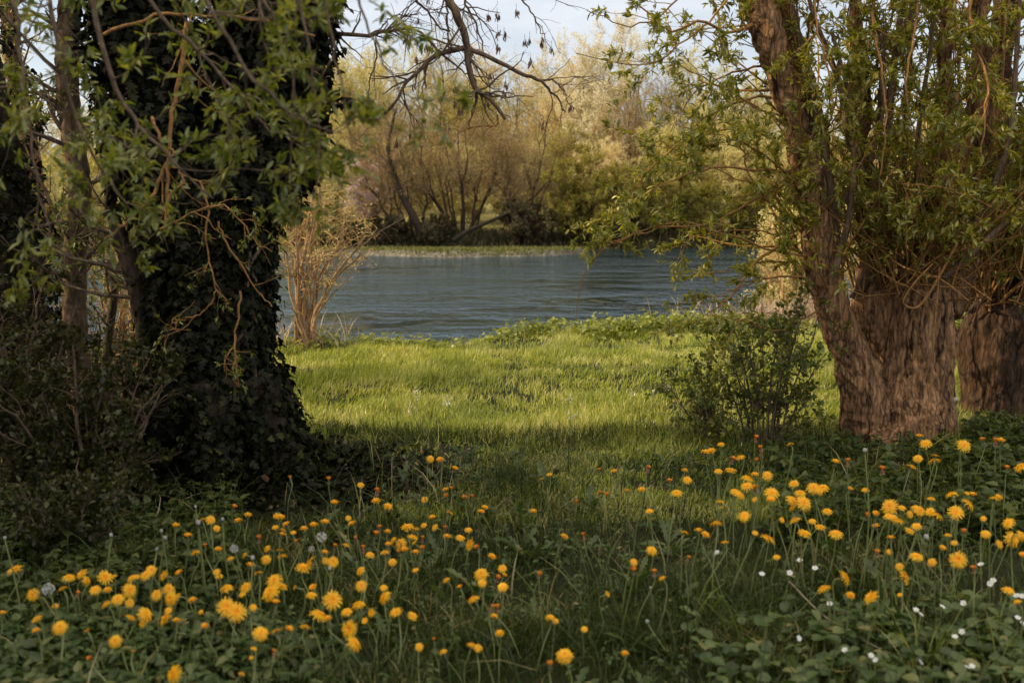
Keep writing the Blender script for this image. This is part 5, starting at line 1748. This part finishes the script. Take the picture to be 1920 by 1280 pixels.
def make_flower_kinds():
    global CUP
    P2 = [M["petal"], M["petal_inner"]]
    B2 = [M["petal_bud"], M["petal_inner"]]
    openk = [flower_mesh([(26, 0.94, 0.06, 0.08, 0, 0), (24, 0.76, 0.20, 0.08, 0.03, 0), (20, 0.56, 0.36, 0.07, 0.05, 0), (16, 0.36, 0.6, 0.06, 0.06, 1), (12, 0.2, 0.9, 0.04, 0.06, 1)], 1, 0, P2, 1),
             flower_mesh([(26, 0.96, 0.26, 0.08, 0, 0), (24, 0.80, 0.40, 0.08, 0.03, 0), (20, 0.6, 0.56, 0.07, 0.05, 0), (16, 0.4, 0.78, 0.05, 0.06, 1), (10, 0.26, 1.05, 0.03, 0.07, 1)], 1, 0, P2, 2),
             flower_mesh([(28, 0.96, -0.08, 0.08, 0, 0), (26, 0.80, 0.08, 0.08, 0.02, 0), (22, 0.6, 0.24, 0.07, 0.04, 0), (18, 0.42, 0.46, 0.05, 0.05, 0), (12, 0.24, 0.8, 0.04, 0.06, 1)], 1, 0, P2, 3)]
    half = [flower_mesh([(24, 0.95, 0.85, 0.08, 0, 0), (20, 0.90, 1.05, 0.06, 0.03, 0), (16, 0.80, 1.25, 0.04, 0.06, 1)], 1, 0, P2, 4, 0.12),
            flower_mesh([(22, 0.95, 0.62, 0.08, 0, 0), (18, 0.85, 0.95, 0.06, 0.03, 0), (14, 0.75, 1.2, 0.04, 0.06, 1)], 1, 0, P2, 5, 0.12)]
    bud = [flower_mesh([(16, 0.95, 1.25, 0.10, 0, 0), (14, 0.90, 1.4, 0.06, 0.03, 0), (8, 0.8, 1.5, 0.03, 0.06, 1)], 1, 0, B2, 6, 0.16)]
    FL.extend([openk, half, bud])
    CUP = (cup_mesh(M["bract"], 0.42, 1.0), cup_mesh(M["bract_red"], 0.7, 1.2))


def stem_mesh_for(bend):
    P = np.array([[0, 0, 0], [bend * 0.15, 0, 0.33], [bend * 0.5, 0, 0.68], [bend, 0, 1.0]])
    return spline(P, 9)


LEFT_F = """80,660,75 375,700,65 445,685,60 478,720,55 340,760,55 575,703,75 622,692,30 715,705,55 745,698,35 792,688,62 825,665,55 893,693,55 978,680,35
520,772,55 175,798,65 200,930,55 322,975,78 300,855,35 420,797,25 475,992,35 198,1000,35 15,905,35 578,845,62 640,818,68 710,775,80 708,842,45 588,775,35
850,798,62 922,768,58 925,820,75 965,805,40 1052,830,38 800,900,88 712,922,55 903,925,85 918,880,40 962,945,35 775,955,40 625,1052,70 728,1103,30 490,1152,25
942,1232,100 1068,560,58 1120,540,25 1192,558,35 1025,482,35 958,422,30 1102,385,35 1148,390,48 1185,435,40 1300,398,35 1352,367,32 1502,366,35 1528,380,38
1502,430,35 1565,420,35 1600,455,30 1658,442,35 1712,426,38 1772,405,35 1825,303,35 1793,178,28 1585,168,25 1538,475,30 1412,495,28 1452,545,42 1525,555,38
1538,582,58 1450,605,52 1620,512,22 1890,525,42 1825,540,25 1770,572,30 1815,620,58 1770,612,38 1705,595,35 1655,650,75 1685,630,45 1408,675,55 1365,640,35
1180,672,40 1195,695,40 1255,598,40 1330,580,35 1235,755,70 1335,757,65 1320,792,40 1492,720,85 1468,780,100 1535,752,65 1505,845,38 1382,867,38 1700,800,55
1708,760,35 1608,758,35 1238,865,95 1292,893,95 1815,828,95 1742,898,98 1890,885,60 1118,975,35 1092,890,30 1425,1002,85 1505,997,70 1575,990,38 1665,965,65
1788,935,38 1905,985,85 1385,1088,35 1370,1138,30 1312,1238,30 1495,1118,28 1900,380,32 1275,328,25 1540,455,30"""
MID_F = """165,200,35 252,237,25 545,57,40 598,70,35 675,115,30 247,292,38 310,322,38 512,280,35 628,232,32 660,227,22 632,270,28 730,278,25 772,270,22 650,352,50
838,328,30 820,352,32 1105,347,32 1192,140,35 1147,168,30 1465,125,22 1545,132,30 1730,115,25 1848,187,25 1888,237,60 1698,230,35 1618,235,30 1505,262,28 1468,248,22
1740,342,42 1340,302,25 1380,480,25 1272,485,35 420,428,68 462,437,50 450,480,60 505,417,35 565,430,42 555,383,32 268,437,22 310,457,30 337,498,42 380,520,62
315,530,32 295,563,50 217,575,50 405,558,35 375,570,25 463,570,35 500,548,22 335,618,45 452,513,32 500,495,22 708,488,48 758,525,60 800,550,28 752,445,40
635,485,35 622,437,22 140,495,22 245,475,28 178,550,28 462,660,35 158,665,52 165,750,62 628,715,45 818,683,75 828,730,50 937,655,45 938,752,55 775,815,68
945,697,30 910,710,25 705,760,30 287,808,78 355,892,62 290,760,40 447,913,55 222,897,45 185,940,35 150,845,75 880,872,25 910,870,25 890,920,35 922,1012,38
772,1068,60 805,1088,45 612,1103,45 483,1083,45 565,1050,22 1195,915,50 1225,938,40 1385,983,38 1275,1125,90 1195,1180,28 1510,793,35 1655,620,42 1652,670,28
1755,552,60 1765,680,25 1805,705,40 1138,688,22 1605,1122,35 875,597,38 120,418,38 135,1055,95"""
RIGHT_F = """180,25,35 215,20,38 330,65,25 372,45,50 485,28,25 465,70,22 70,112,40 85,173,45 253,120,45 320,120,55 412,158,68 452,148,35 520,148,55 410,207,62 340,233,48
372,248,62 455,222,28 263,288,55 268,325,30 545,245,72 542,285,38 450,280,30 665,193,50 698,240,62 770,213,72 825,210,62 808,232,45 660,280,70 722,295,85 655,320,40
668,388,68 848,338,55 765,393,42 808,430,55 722,463,65 893,463,72 527,487,85 392,368,62 238,403,70 602,390,32 70,455,50 145,452,35 180,475,38 288,512,42 455,462,32
570,590,40 88,603,22 970,228,32 1055,223,42 890,80,35 958,77,28 1308,100,52 1340,52,50 1428,65,68 1435,40,45 1148,120,28 1900,95,75 1520,245,70 1415,272,45
1622,297,82 1610,243,30 1640,258,32 1758,275,55 1785,258,45 1185,318,85 1255,325,38 1178,365,50 1205,372,45 1235,390,65 1112,360,30 1058,372,28 1342,330,65 1302,360,42
1355,345,45 1408,345,48 1445,360,75 1550,350,75 1335,425,50 1295,450,50 1113,430,32 1195,492,38 1185,565,30 1118,572,25 1700,382,32 1712,463,52 1832,405,65 1790,522,48
1865,495,90 1910,475,60 1915,590,38 1835,770,65 1880,830,45 1505,470,42 1590,460,25 1540,515,35 1475,545,30 1415,618,48 1332,585,72 1562,608,82 1240,645,42 1272,697,95
950,705,88 825,760,78 1085,810,80 972,808,38 1240,795,30 1645,660,25 1825,115,25 268,-26,40 645,-25,42 457,-53,22 485,1,20 1385,-25,60 1350,-60,30 1595,-17,72 1765,-33,28 1795,-40,32 1697,-38,25"""


def parse(s, ox, oy=840.0):
    out = []
    for w_ in s.split():
        a_, b_, c_ = (float(q) for q in w_.split(","))
        out.append((ox + a_ / 2.909, oy + b_ / 2.909, c_ / 2.909))
    return out


# labels of the flowers that can be told apart at a glance (picture position -> words)
SPECIAL = [
    (324, 1263, "big open dandelion lowest of all on the nettle side, alone at the very bottom"),
    (666, 1203, "big open dandelion facing forward, lower of an overlapping pair in the bottom middle"),
    (654, 1179, "open dandelion just above the big forward-facing one at the bottom"),
    (1058, 1227, "lone big dandelion hanging low in the dark grass between the two patches"),
    (888, 1207, "fully open dandelion of the close pair low in the middle grass"),
    (1633, 1118, "open dandelion lowest in the willow-side patch, above the strawberry leaves"),
    (1697, 1080, "large open dandelion above the white flowers, with a smaller one at its shoulder"),
    (1587, 1082, "large open dandelion with uneven petals, between two others over the white flowers"),
    (1543, 1101, "drooping open dandelion at the patch's lower corner towards the dark grass"),
    (1797, 1049, "flat-faced dandelion on a leaning stem over the strawberry leaves"),
    (110, 1175, "round forward-facing dandelion alone in the nettle corner"),
    (215, 1201, "single dandelion above the nettle leaves, next to no other flower"),
    (27, 1067, "outermost dandelion beside the tall closed seed stalk at the picture edge"),
    (1222, 1030, "lone open dandelion on an upright stem in the middle grass"),
    (886, 1120, "round forward-facing dandelion alone among short grass near the middle"),
    (1441, 1007, "broad dandelion with a split dark centre, lowest of its cluster in the willow-side patch"),
    (1000, 959, "small single dandelion in the darkest middle grass"),
    (1030, 888, "tiny dandelion raised at the border of sunlit meadow"),
    (504, 1115, "largest of three stacked blossoms in the nettle-side patch"),
    (513, 1087, "uppermost of three stacked blossoms in the nettle-side patch"),
    (1901, 1010, "big dandelion at the outer edge of the willow-side patch"),
    (1818, 942, "bright round dandelion on the tall curved stem near the nettles"),
    (1808, 833, "dandelion beside the tall closed seed stalk in front of the dark stump"),
    (1736, 830, "dandelion right in front of the thick willow's root"),
    (599, 1149, "large leaning dandelion above the overlapping pair at the bottom"),
    (625, 1124, "large open dandelion just above the large leaning one"),
]


def region(u, v):
    if u < 700:
        if v < 1010:
            return "in the thin upper fringe of the nettle-side patch, below the ivy-covered trunk"
        if u < 210:
            return "at the outer edge of the nettle-side patch, around the fluffy grey seed head"
        if u < 380:
            return "in the crowded middle of the nettle-side patch"
        if v < 1075:
            return "under the white seed clocks of the nettle-side patch"
        return "low in the nettle-side patch near the large blossoms"
    if u < 1180:
        if v < 960:
            return "scattered along the shadow border beside the ivy litter"
        if u < 930 and v < 1050:
            return "in the loose cluster between nettle-side patch and open grass"
        return "scattered in the dark middle grass"
    if v < 880:
        return "on tall stems where the willow's roots meet the grass"
    if u < 1330:
        return "at the grassy border of the willow-side patch"
    if u < 1600:
        return "in the dense heart of the willow-side patch" if v < 1040 else "in the grass under the willow-side patch"
    if v < 1030:
        return "on leaning stems beside the dark nettles near the willow"
    return "above the strawberry leaves and white flowers"


def dandelions():
    make_flower_kinds()
    rng = np.random.default_rng(17)
    pts = parse(LEFT_F, 0) + parse(MID_F, 620) + parse(RIGHT_F, 1260)
    used = set()
    stem_meshes = []
    for k, bend in enumerate((-0.12, -0.05, 0.03, 0.08, 0.16, 0.22)):
        sp = stem_mesh_for(bend)
        stem_meshes.append((sp, Mesh().tubes(sp[None], np.full((1, 9), 1.0), 6)))
    for (u, v, dia) in pts:
        hgt = 0.19 if u < 750 else (0.16 if u < 1180 else 0.26)
        if u > 1180 and v > 1040:
            hgt = 0.22
        if u >= 1180 and v < 870:
            hgt = 0.30
        hgt *= rng.uniform(0.85, 1.15)
        p = ground_at(u, v, hgt)
        Rf = 0.5 * dia * p[1] / FPX / CP * 1.2
        kind = 0 if dia > 13.5 else (1 if dia > 10.2 else 2)
        if kind == 1 and rng.random() < 0.35:
            kind = 0
        kind_txt = ("open yellow dandelion", "half-open yellow dandelion", "closing orange dandelion bud")[kind]
        lab, grp = None, None
        best = None
        for q, (su, sv, txt) in enumerate(SPECIAL):
            dd = math.hypot(su - u, sv - v)
            if dd < 12 and q not in used and (best is None or dd < best[0]):
                best = (dd, q, txt)
        if best:
            used.add(best[1])
            lab = best[2]
        else:
            lab = f"{kind_txt} {region(u, v)}"
            words_ = lab.split()
            lab = " ".join(words_[:16])
        grp = "dandelions flowering in the shaded grass" if best else lab
        # face: up, tilted towards the camera or the open side
        tilt = rng.uniform(0.1, 1.15) if kind == 0 else rng.uniform(0.0, 0.5)
        if dia > 26:
            tilt = rng.uniform(0.7, 1.15)
        azt = -math.pi / 2 + rng.normal(0, 0.8) if rng.random() < 0.7 else rng.uniform(0, 6.28)
        if math.sin(azt) > 0:
            tilt = min(tilt, 0.5)
        n = Vector((math.cos(azt) * math.sin(tilt), math.sin(azt) * math.sin(tilt), math.cos(tilt)))
        neck = Vector(p) - n * Rf * 0.4
        # stem from the ground to the neck
        foot = np.array([neck.x + rng.normal(0, 0.035), neck.y + rng.normal(0, 0.035), 0.0])
        foot[2] = float(ground_z(foot[0], foot[1])) - 0.005
        root = thing("dandelion", lab, "dandelion", foot, grp)
        P = spline([foot, foot * 0.5 + np.array(neck) * 0.5 + np.array([-n.x, -n.y, 0]) * 0.02 + rng.normal(0, 0.008, 3), np.array(neck - n * 0.03), np.array(neck)], 10)
        part(Mesh().tubes(P[None], np.full((1, 10), 0.0021 + 0.0003 * (Rf > 0.018)), 5), "stem", M["stem"], root)
        me = FL[kind][int(rng.integers(0, len(FL[kind])))]
        fo = bpy.data.objects.new("flower_head", me)
        COL.objects.link(fo)
        fo.parent = root
        quat = n.to_track_quat("Z", "Y")
        fo.rotation_euler = quat.to_euler()
        fo.location = Vector(p) - Vector(foot)
        fs = Rf if kind == 0 else (Rf * 1.25 if kind == 1 else Rf * 1.7)
        fo.scale = (fs, fs, fs)
        if kind == 2 and rng.random() < 0.5:
            fo.scale = (fs * 0.8, fs * 0.8, fs)
        cu = bpy.data.objects.new("bracts", CUP[0] if kind < 2 or rng.random() < 0.5 else CUP[1])
        COL.objects.link(cu)
        cu.parent = fo


dandelions()


def seed_heads():
    rng = np.random.default_rng(23)
    # round seed clock: stalks of fluff on a sphere
    def clock(r, n, frac=1.0):
        d = rand_dirs(n, rng)
        d = d[d[:, 2] > 1 - 2 * frac]
        m = Mesh()
        n = len(d)
        m.tubes(np.stack([d * 0.15, d * 0.6, d * 0.82], 1) * r, np.full((n, 3), 0.0003), 3)
        k = 7
        D = np.repeat(d, k, 0)
        dd = nrm(D * 0.55 + 0.9 * rand_dirs(n * k, rng))
        leaves(m, DIAMOND, D * 0.8 * r, dd, np.full(n * k, 0.17 * r), flutter=1.0, rng=rng)
        return m

    clocks = [(603, 1006, 27, "complete white seed clock highest above the nettle-side dandelions"), (439, 1028, 23, "thin grey seed clock on a short stalk in the nettle-side patch"), (584, 1029, 17, "half-blown grey seed clock just below the complete white one"),
              (91, 1104, 33, "fluffy grey seed head among the outermost dandelions near the nettles")]
    for u, v, dia, lab in clocks:
        p = ground_at(u, v, 0.25)
        r = 0.40 * dia * p[1] / FPX
        foot = np.array([p[0] + 0.03, p[1] + 0.02, 0])
        foot[2] = float(ground_z(foot[0], foot[1]))
        t = thing("seed_clock", lab, "seed head", foot, "dandelion seed clocks")
        m = clock(r, 70 if dia != 17 else 34)
        for k in range(len(m.v)):
            m.v[k] = m.v[k] + p.astype(np.float32)
        part(m, "fluff", M["fluff"], t)
        part(Mesh().tubes(spline([foot, (foot + p) / 2 + np.array([0.01, 0, 0]), p], 9)[None], np.full((1, 9), 0.0022), 5), "stalk", M["stem"], t)
    closed = [(367, 952, 6, .34, "tallest closed seed stalk in the upper nettle-side patch"), (372, 985, 12, .28, "seed stalk with a whitish tuft below the tallest one"), (303, 998, 8, .30, "closed white-tipped seed stalk, upright above the nettle-side dandelions"), (309, 1012, 9, .27, "second white-tipped seed stalk close beside an upright one"),
              (209, 1006, 8, .28, "white-tipped seed stalk standing alone below the dry twigs"), (417, 976, 7, .32, "long straight seed stalk between the two seed clocks"), (9, 1011, 7, .32, "tall closed seed stalk at the very edge above the outermost dandelion"), (294, 1033, 8, .22, "short white-tipped stalk among the crowded dandelions"),
              (474, 1050, 10, .24, "closed seed stalk beside the three stacked blossoms"), (619, 1069, 8, .22, "short closed seed stalk near the large leaning dandelion"), (1792, 753, 9, .52, "tallest closed seed stalk, in front of the dark willow stump"), (1622, 848, 9, .5, "tall closed seed stalk rising in front of the thick willow's roots"),
              (1220, 1105, 7, .15, "short white-tipped stalk in the dark middle grass"), (1214, 1168, 8, .12, "short closed stalk low in the middle grass"), (1737, 1012, 12, .24, "pale brown closed seed head among the willow-side dandelions")]
    for u, v, dia, hh, lab in closed:
        p = ground_at(u, v, hh)
        r = 0.5 * dia * p[1] / FPX
        foot = np.array([p[0] + rng.normal(0, 0.03), p[1] + rng.normal(0, 0.02), 0])
        foot[2] = float(ground_z(foot[0], foot[1]))
        t = thing("seed_stalk", lab, "seed head", foot, "closed dandelion seed heads")
        part(Mesh().tubes(spline([foot, (foot + p) / 2 + rng.normal(0, 0.012, 3), p], 10)[None], np.full((1, 10), 0.0024), 5), "stalk", M["stem"], t)
        m = Mesh()
        n = 26
        a = rng.uniform(0, 6.3, n)
        pos = p + np.stack([np.cos(a), np.sin(a), np.zeros(n)], -1) * r * 0.35
        leaves(m, WILLOW, pos, np.array([0, 0, 1]) + 0.35 * rand_dirs(n, rng), np.full(n, r * 2.0), up=np.stack([np.cos(a), np.sin(a), np.zeros(n)], -1), flutter=0.2, rng=rng)
        part(m, "tuft", M["fluff"], t)
        m = Mesh()
        pos = p + np.stack([np.cos(a), np.sin(a), np.zeros(n)], -1) * r * 0.3 - np.array([0, 0, r * 0.8])
        leaves(m, WILLOW, pos, np.array([0, 0, 1]) + 0.4 * rand_dirs(n, rng), np.full(n, r * 1.7), up=np.stack([np.cos(a), np.sin(a), np.zeros(n)], -1), flutter=0.2, rng=rng)
        part(m, "bracts", M["bract"], t)
    # small white five-petalled flowers among the strawberry leaves
    white = "245,570 490,687 642,680 780,655 698,612 860,848 1473,865 1355,907 1735,738 1752,722 1582,1000 1543,1028 943,1100 1085,1130 1113,1155 1355,1168 1610,1195 1635,1188 1885,925 1912,955 1880,805 1590,845 1912,808 690,1035 1685,635 1330,882"
    petals = Mesh()
    n = 5
    a = np.arange(n) / n * 2 * math.pi
    petal_tpl = leaf_tpl([(0.2, 0.24), (0.55, 0.42), (0.85, 0.32)], 0.2, -0.1)
    leaves(petals, petal_tpl, np.zeros((n, 3)), np.stack([np.cos(a), np.sin(a), np.full(n, 0.22)], -1), np.ones(n), flutter=0.06)
    pm = petals.data("petals", M["white_petal"])
    ey = Mesh()
    e_ = rand_dirs(40, rng)
    leaves(ey, DIAMOND, np.abs(e_) * [0, 0, 0.1] + np.array([0, 0, 0.06]), e_ * [1, 1, 0.5] + np.array([0, 0, 0.3]), np.full(40, 0.22), flutter=1)
    em = ey.data("eye", M["yellow_eye"])
    for k, s in enumerate(white.split()):
        x_, y_ = (float(q) for q in s.split(","))
        u, v = 1260 + x_ / 2.909, 840 + y_ / 2.909
        p = ground_at(u, v, 0.17 if v > 1060 else 0.14)
        foot = np.array([p[0] + rng.normal(0, 0.015), p[1] + 0.02, 0])
        foot[2] = float(ground_z(foot[0], foot[1]))
        where = "small white flower among the strawberry leaves" if u > 1560 and v > 1090 else "small white flower in the dark grass under the willow-side dandelions"
        t = thing("white_flower", where, "flower", foot, where + "s")
        part(Mesh().tubes(spline([foot, (foot + p) / 2 + rng.normal(0, 0.006, 3), p], 7)[None], np.full((1, 7), 0.0011), 4), "stem", M["stem"], t)
        f = bpy.data.objects.new("petals", pm)
        COL.objects.link(f)
        f.parent = t
        tl = rng.uniform(0.3, 1.1)
        az = -math.pi / 2 + rng.normal(0, 0.7)
        f.rotation_euler = Vector((math.cos(az) * math.sin(tl), math.sin(az) * math.sin(tl), math.cos(tl))).to_track_quat("Z", "Y").to_euler()
        f.location = Vector(p) - Vector(foot)
        q = 6.6 * p[1] / FPX
        f.scale = (q, q, q)
        e2 = bpy.data.objects.new("eye", em)
        COL.objects.link(e2)
        e2.parent = f
    # tiny white cuckoo flowers in the meadow
    for k, (u, v) in enumerate(((1210, 612), (1100, 612), (1225, 790), (1060, 795), (768, 808), (852, 812), (1245, 775), (1185, 785), (1070, 842), (1250, 640), (1265, 660), (780, 790))):
        b = ground_at(u, v, 0)
        t = thing("meadow_flower", "tiny pale flower heads scattered in the sunlit meadow", "flower", b, "tiny pale flowers in the sunlit meadow")
        h = rng.uniform(0.14, 0.2)
        top = b + np.array([rng.normal(0, 0.02), 0, h])
        part(Mesh().tubes(spline([b, (b + top) / 2, top], 6)[None], np.full((1, 6), 0.0018), 4), "stem", M["stem"], t)
        m = Mesh()
        n = 16
        pos = top + rng.normal(0, 0.014, (n, 3))
        leaves(m, DIAMOND, pos, rand_dirs(n, rng), rng.uniform(0.008, 0.016, n), flutter=1, rng=rng)
        part(m, "petals", M["white_petal"], t)


seed_heads()


def odds():
    rng = np.random.default_rng(29)
    # curled dead leaf under the ivy tree
    p = ground_at(502, 908, 0.03)
    m = Mesh()
    tpl = leaf_tpl([(0.1, 0.25), (0.3, 0.42), (0.6, 0.42), (0.85, 0.22)], 0.55, -0.5)
    leaves(m, tpl, np.zeros((1, 3)), np.array([[0.9, -0.2, 0.35]]), np.array([0.075]), up=np.array([[0, -0.8, 0.5]]), flutter=0)
    o = m.build("fallen_leaf", M["bract_red"])
    o.location = p - np.array([0.035, 0, 0])
    tag(o, "curled rust-brown fallen leaf on the dark ground before the ivy-covered trunk", "leaf")
    # heap of dry grass stems under the shrub
    b = ground_at(180, 1000, 0.0)
    m = Mesh()
    n = 46
    p0 = b + rng.normal(0, 1, (n, 3)) * [0.12, 0.09, 0.02] + np.array([0, 0, 0.05])
    d = rng.normal(0, 1, (n, 3)) * [1, 0.6, 0.35]
    d[:, 2] = np.abs(d[:, 2])
    P = walk(p0, d, rng.uniform(0.1, 0.28, n), 7, 0.15, (0, 0, -0.09), rng)
    P[..., 2] = np.maximum(P[..., 2], ground_z(P[..., 0], P[..., 1]) + 0.01)
    m.tubes(P, taper(rng.uniform(0.0015, 0.003, n), 7), 4)
    o = m.build("dry_twigs", M["dry"])
    tag(o, "small tangle of pale dry twigs lying under the dark shrub", "twigs", kind="stuff")
    # dead sticks lying and leaning by the ivy trunk
    for pts, r, lab in (([(315, 700, 4.9), (350, 760, 4.8), (400, 815, 4.75), (430, 840, 4.7)], 0.005, "thin dead stick leaning down across the ivy-covered trunk's foot"),
                        ([(1480, 1090, None), (1540, 1150, None), (1600, 1190, None), (1690, 1235, None)], 0.004, "dark thin stick lying through the strawberry leaves")):
        W = [at(u, v, d) if d else ground_at(u, v, 0.07) for u, v, d in pts]
        P = spline(W, 14)
        o = Mesh().tubes(P[None], taper([r], 14, 0.6), 5).build("dead_stick", M["dry_twig"])
        tag(o, lab, "stick")
    # a sowed grass clump, pale arching blades, in front
    m = Mesh()
    for (u, v, n, hh) in ((1730, 1275, 26, 0.3), (1880, 1290, 18, 0.26), (1500, 1240, 14, 0.16), (1330, 1180, 16, 0.2)):
        b = ground_at(u, v, 0)
        pos = b + rng.normal(0, 0.03, (n, 3)) * [1, 1, 0]
        blades(m, pos, rng.uniform(0.5, 1.1, n) * hh, rng.uniform(0.003, 0.006, n), rng.uniform(0.2, 1.1, n), rng.uniform(0, 6.3, n))
    tag(m.build("tall_grass", M["leaf_bank"]), "tall pale grass blades rising between the strawberry leaves", "grass", kind="stuff")


odds()


# ------------------------------------------------------------------ trees beside the view that shade the foreground
def shade_trees():
    g = "dense bushes beside the view"
    for k, (x, y, h, w_, lab) in enumerate((
        (-4.7, 4.3, 3.4, 1.1, "tall dense bush just outside the view beside the edge tree"),
        (-4.6, 2.8, 3.0, 1.2, "dense bush outside the view level with the upper dandelions"),
        (-4.4, 1.0, 2.8, 1.2, "dense bush outside the view level with the nearest dandelions"),
        (-5.0, -1.0, 3.0, 1.4, "dense bush outside the view beside the camera"),
        (-6.8, 3.7, 3.8, 1.4, "taller dense bush behind the bushes outside the view"),
        (-7.0, 1.6, 3.8, 1.4, "taller dense bush behind the nearest bush outside the view"),
        (-7.4, -0.8, 3.8, 1.5, "taller dense bush furthest behind the camera"),
        (-4.75, 7.75, 1.7, 0.42, "slim bush outside the view that dapples the meadow"),
        (-5.9, 9.3, 1.2, 0.3, "slimmer bush outside the view towards the river"),
    )):
        bank_bush("dense_bush", lab, "bush", g, on_ground(x, y), h * 1.45, w_, "leaf_shrub", 7500 if w_ > 0.6 else 3400, (0.05, 0.11), 400 + k, OVATE, 14, "twig_grey", n2_=900, k=5)


shade_trees()
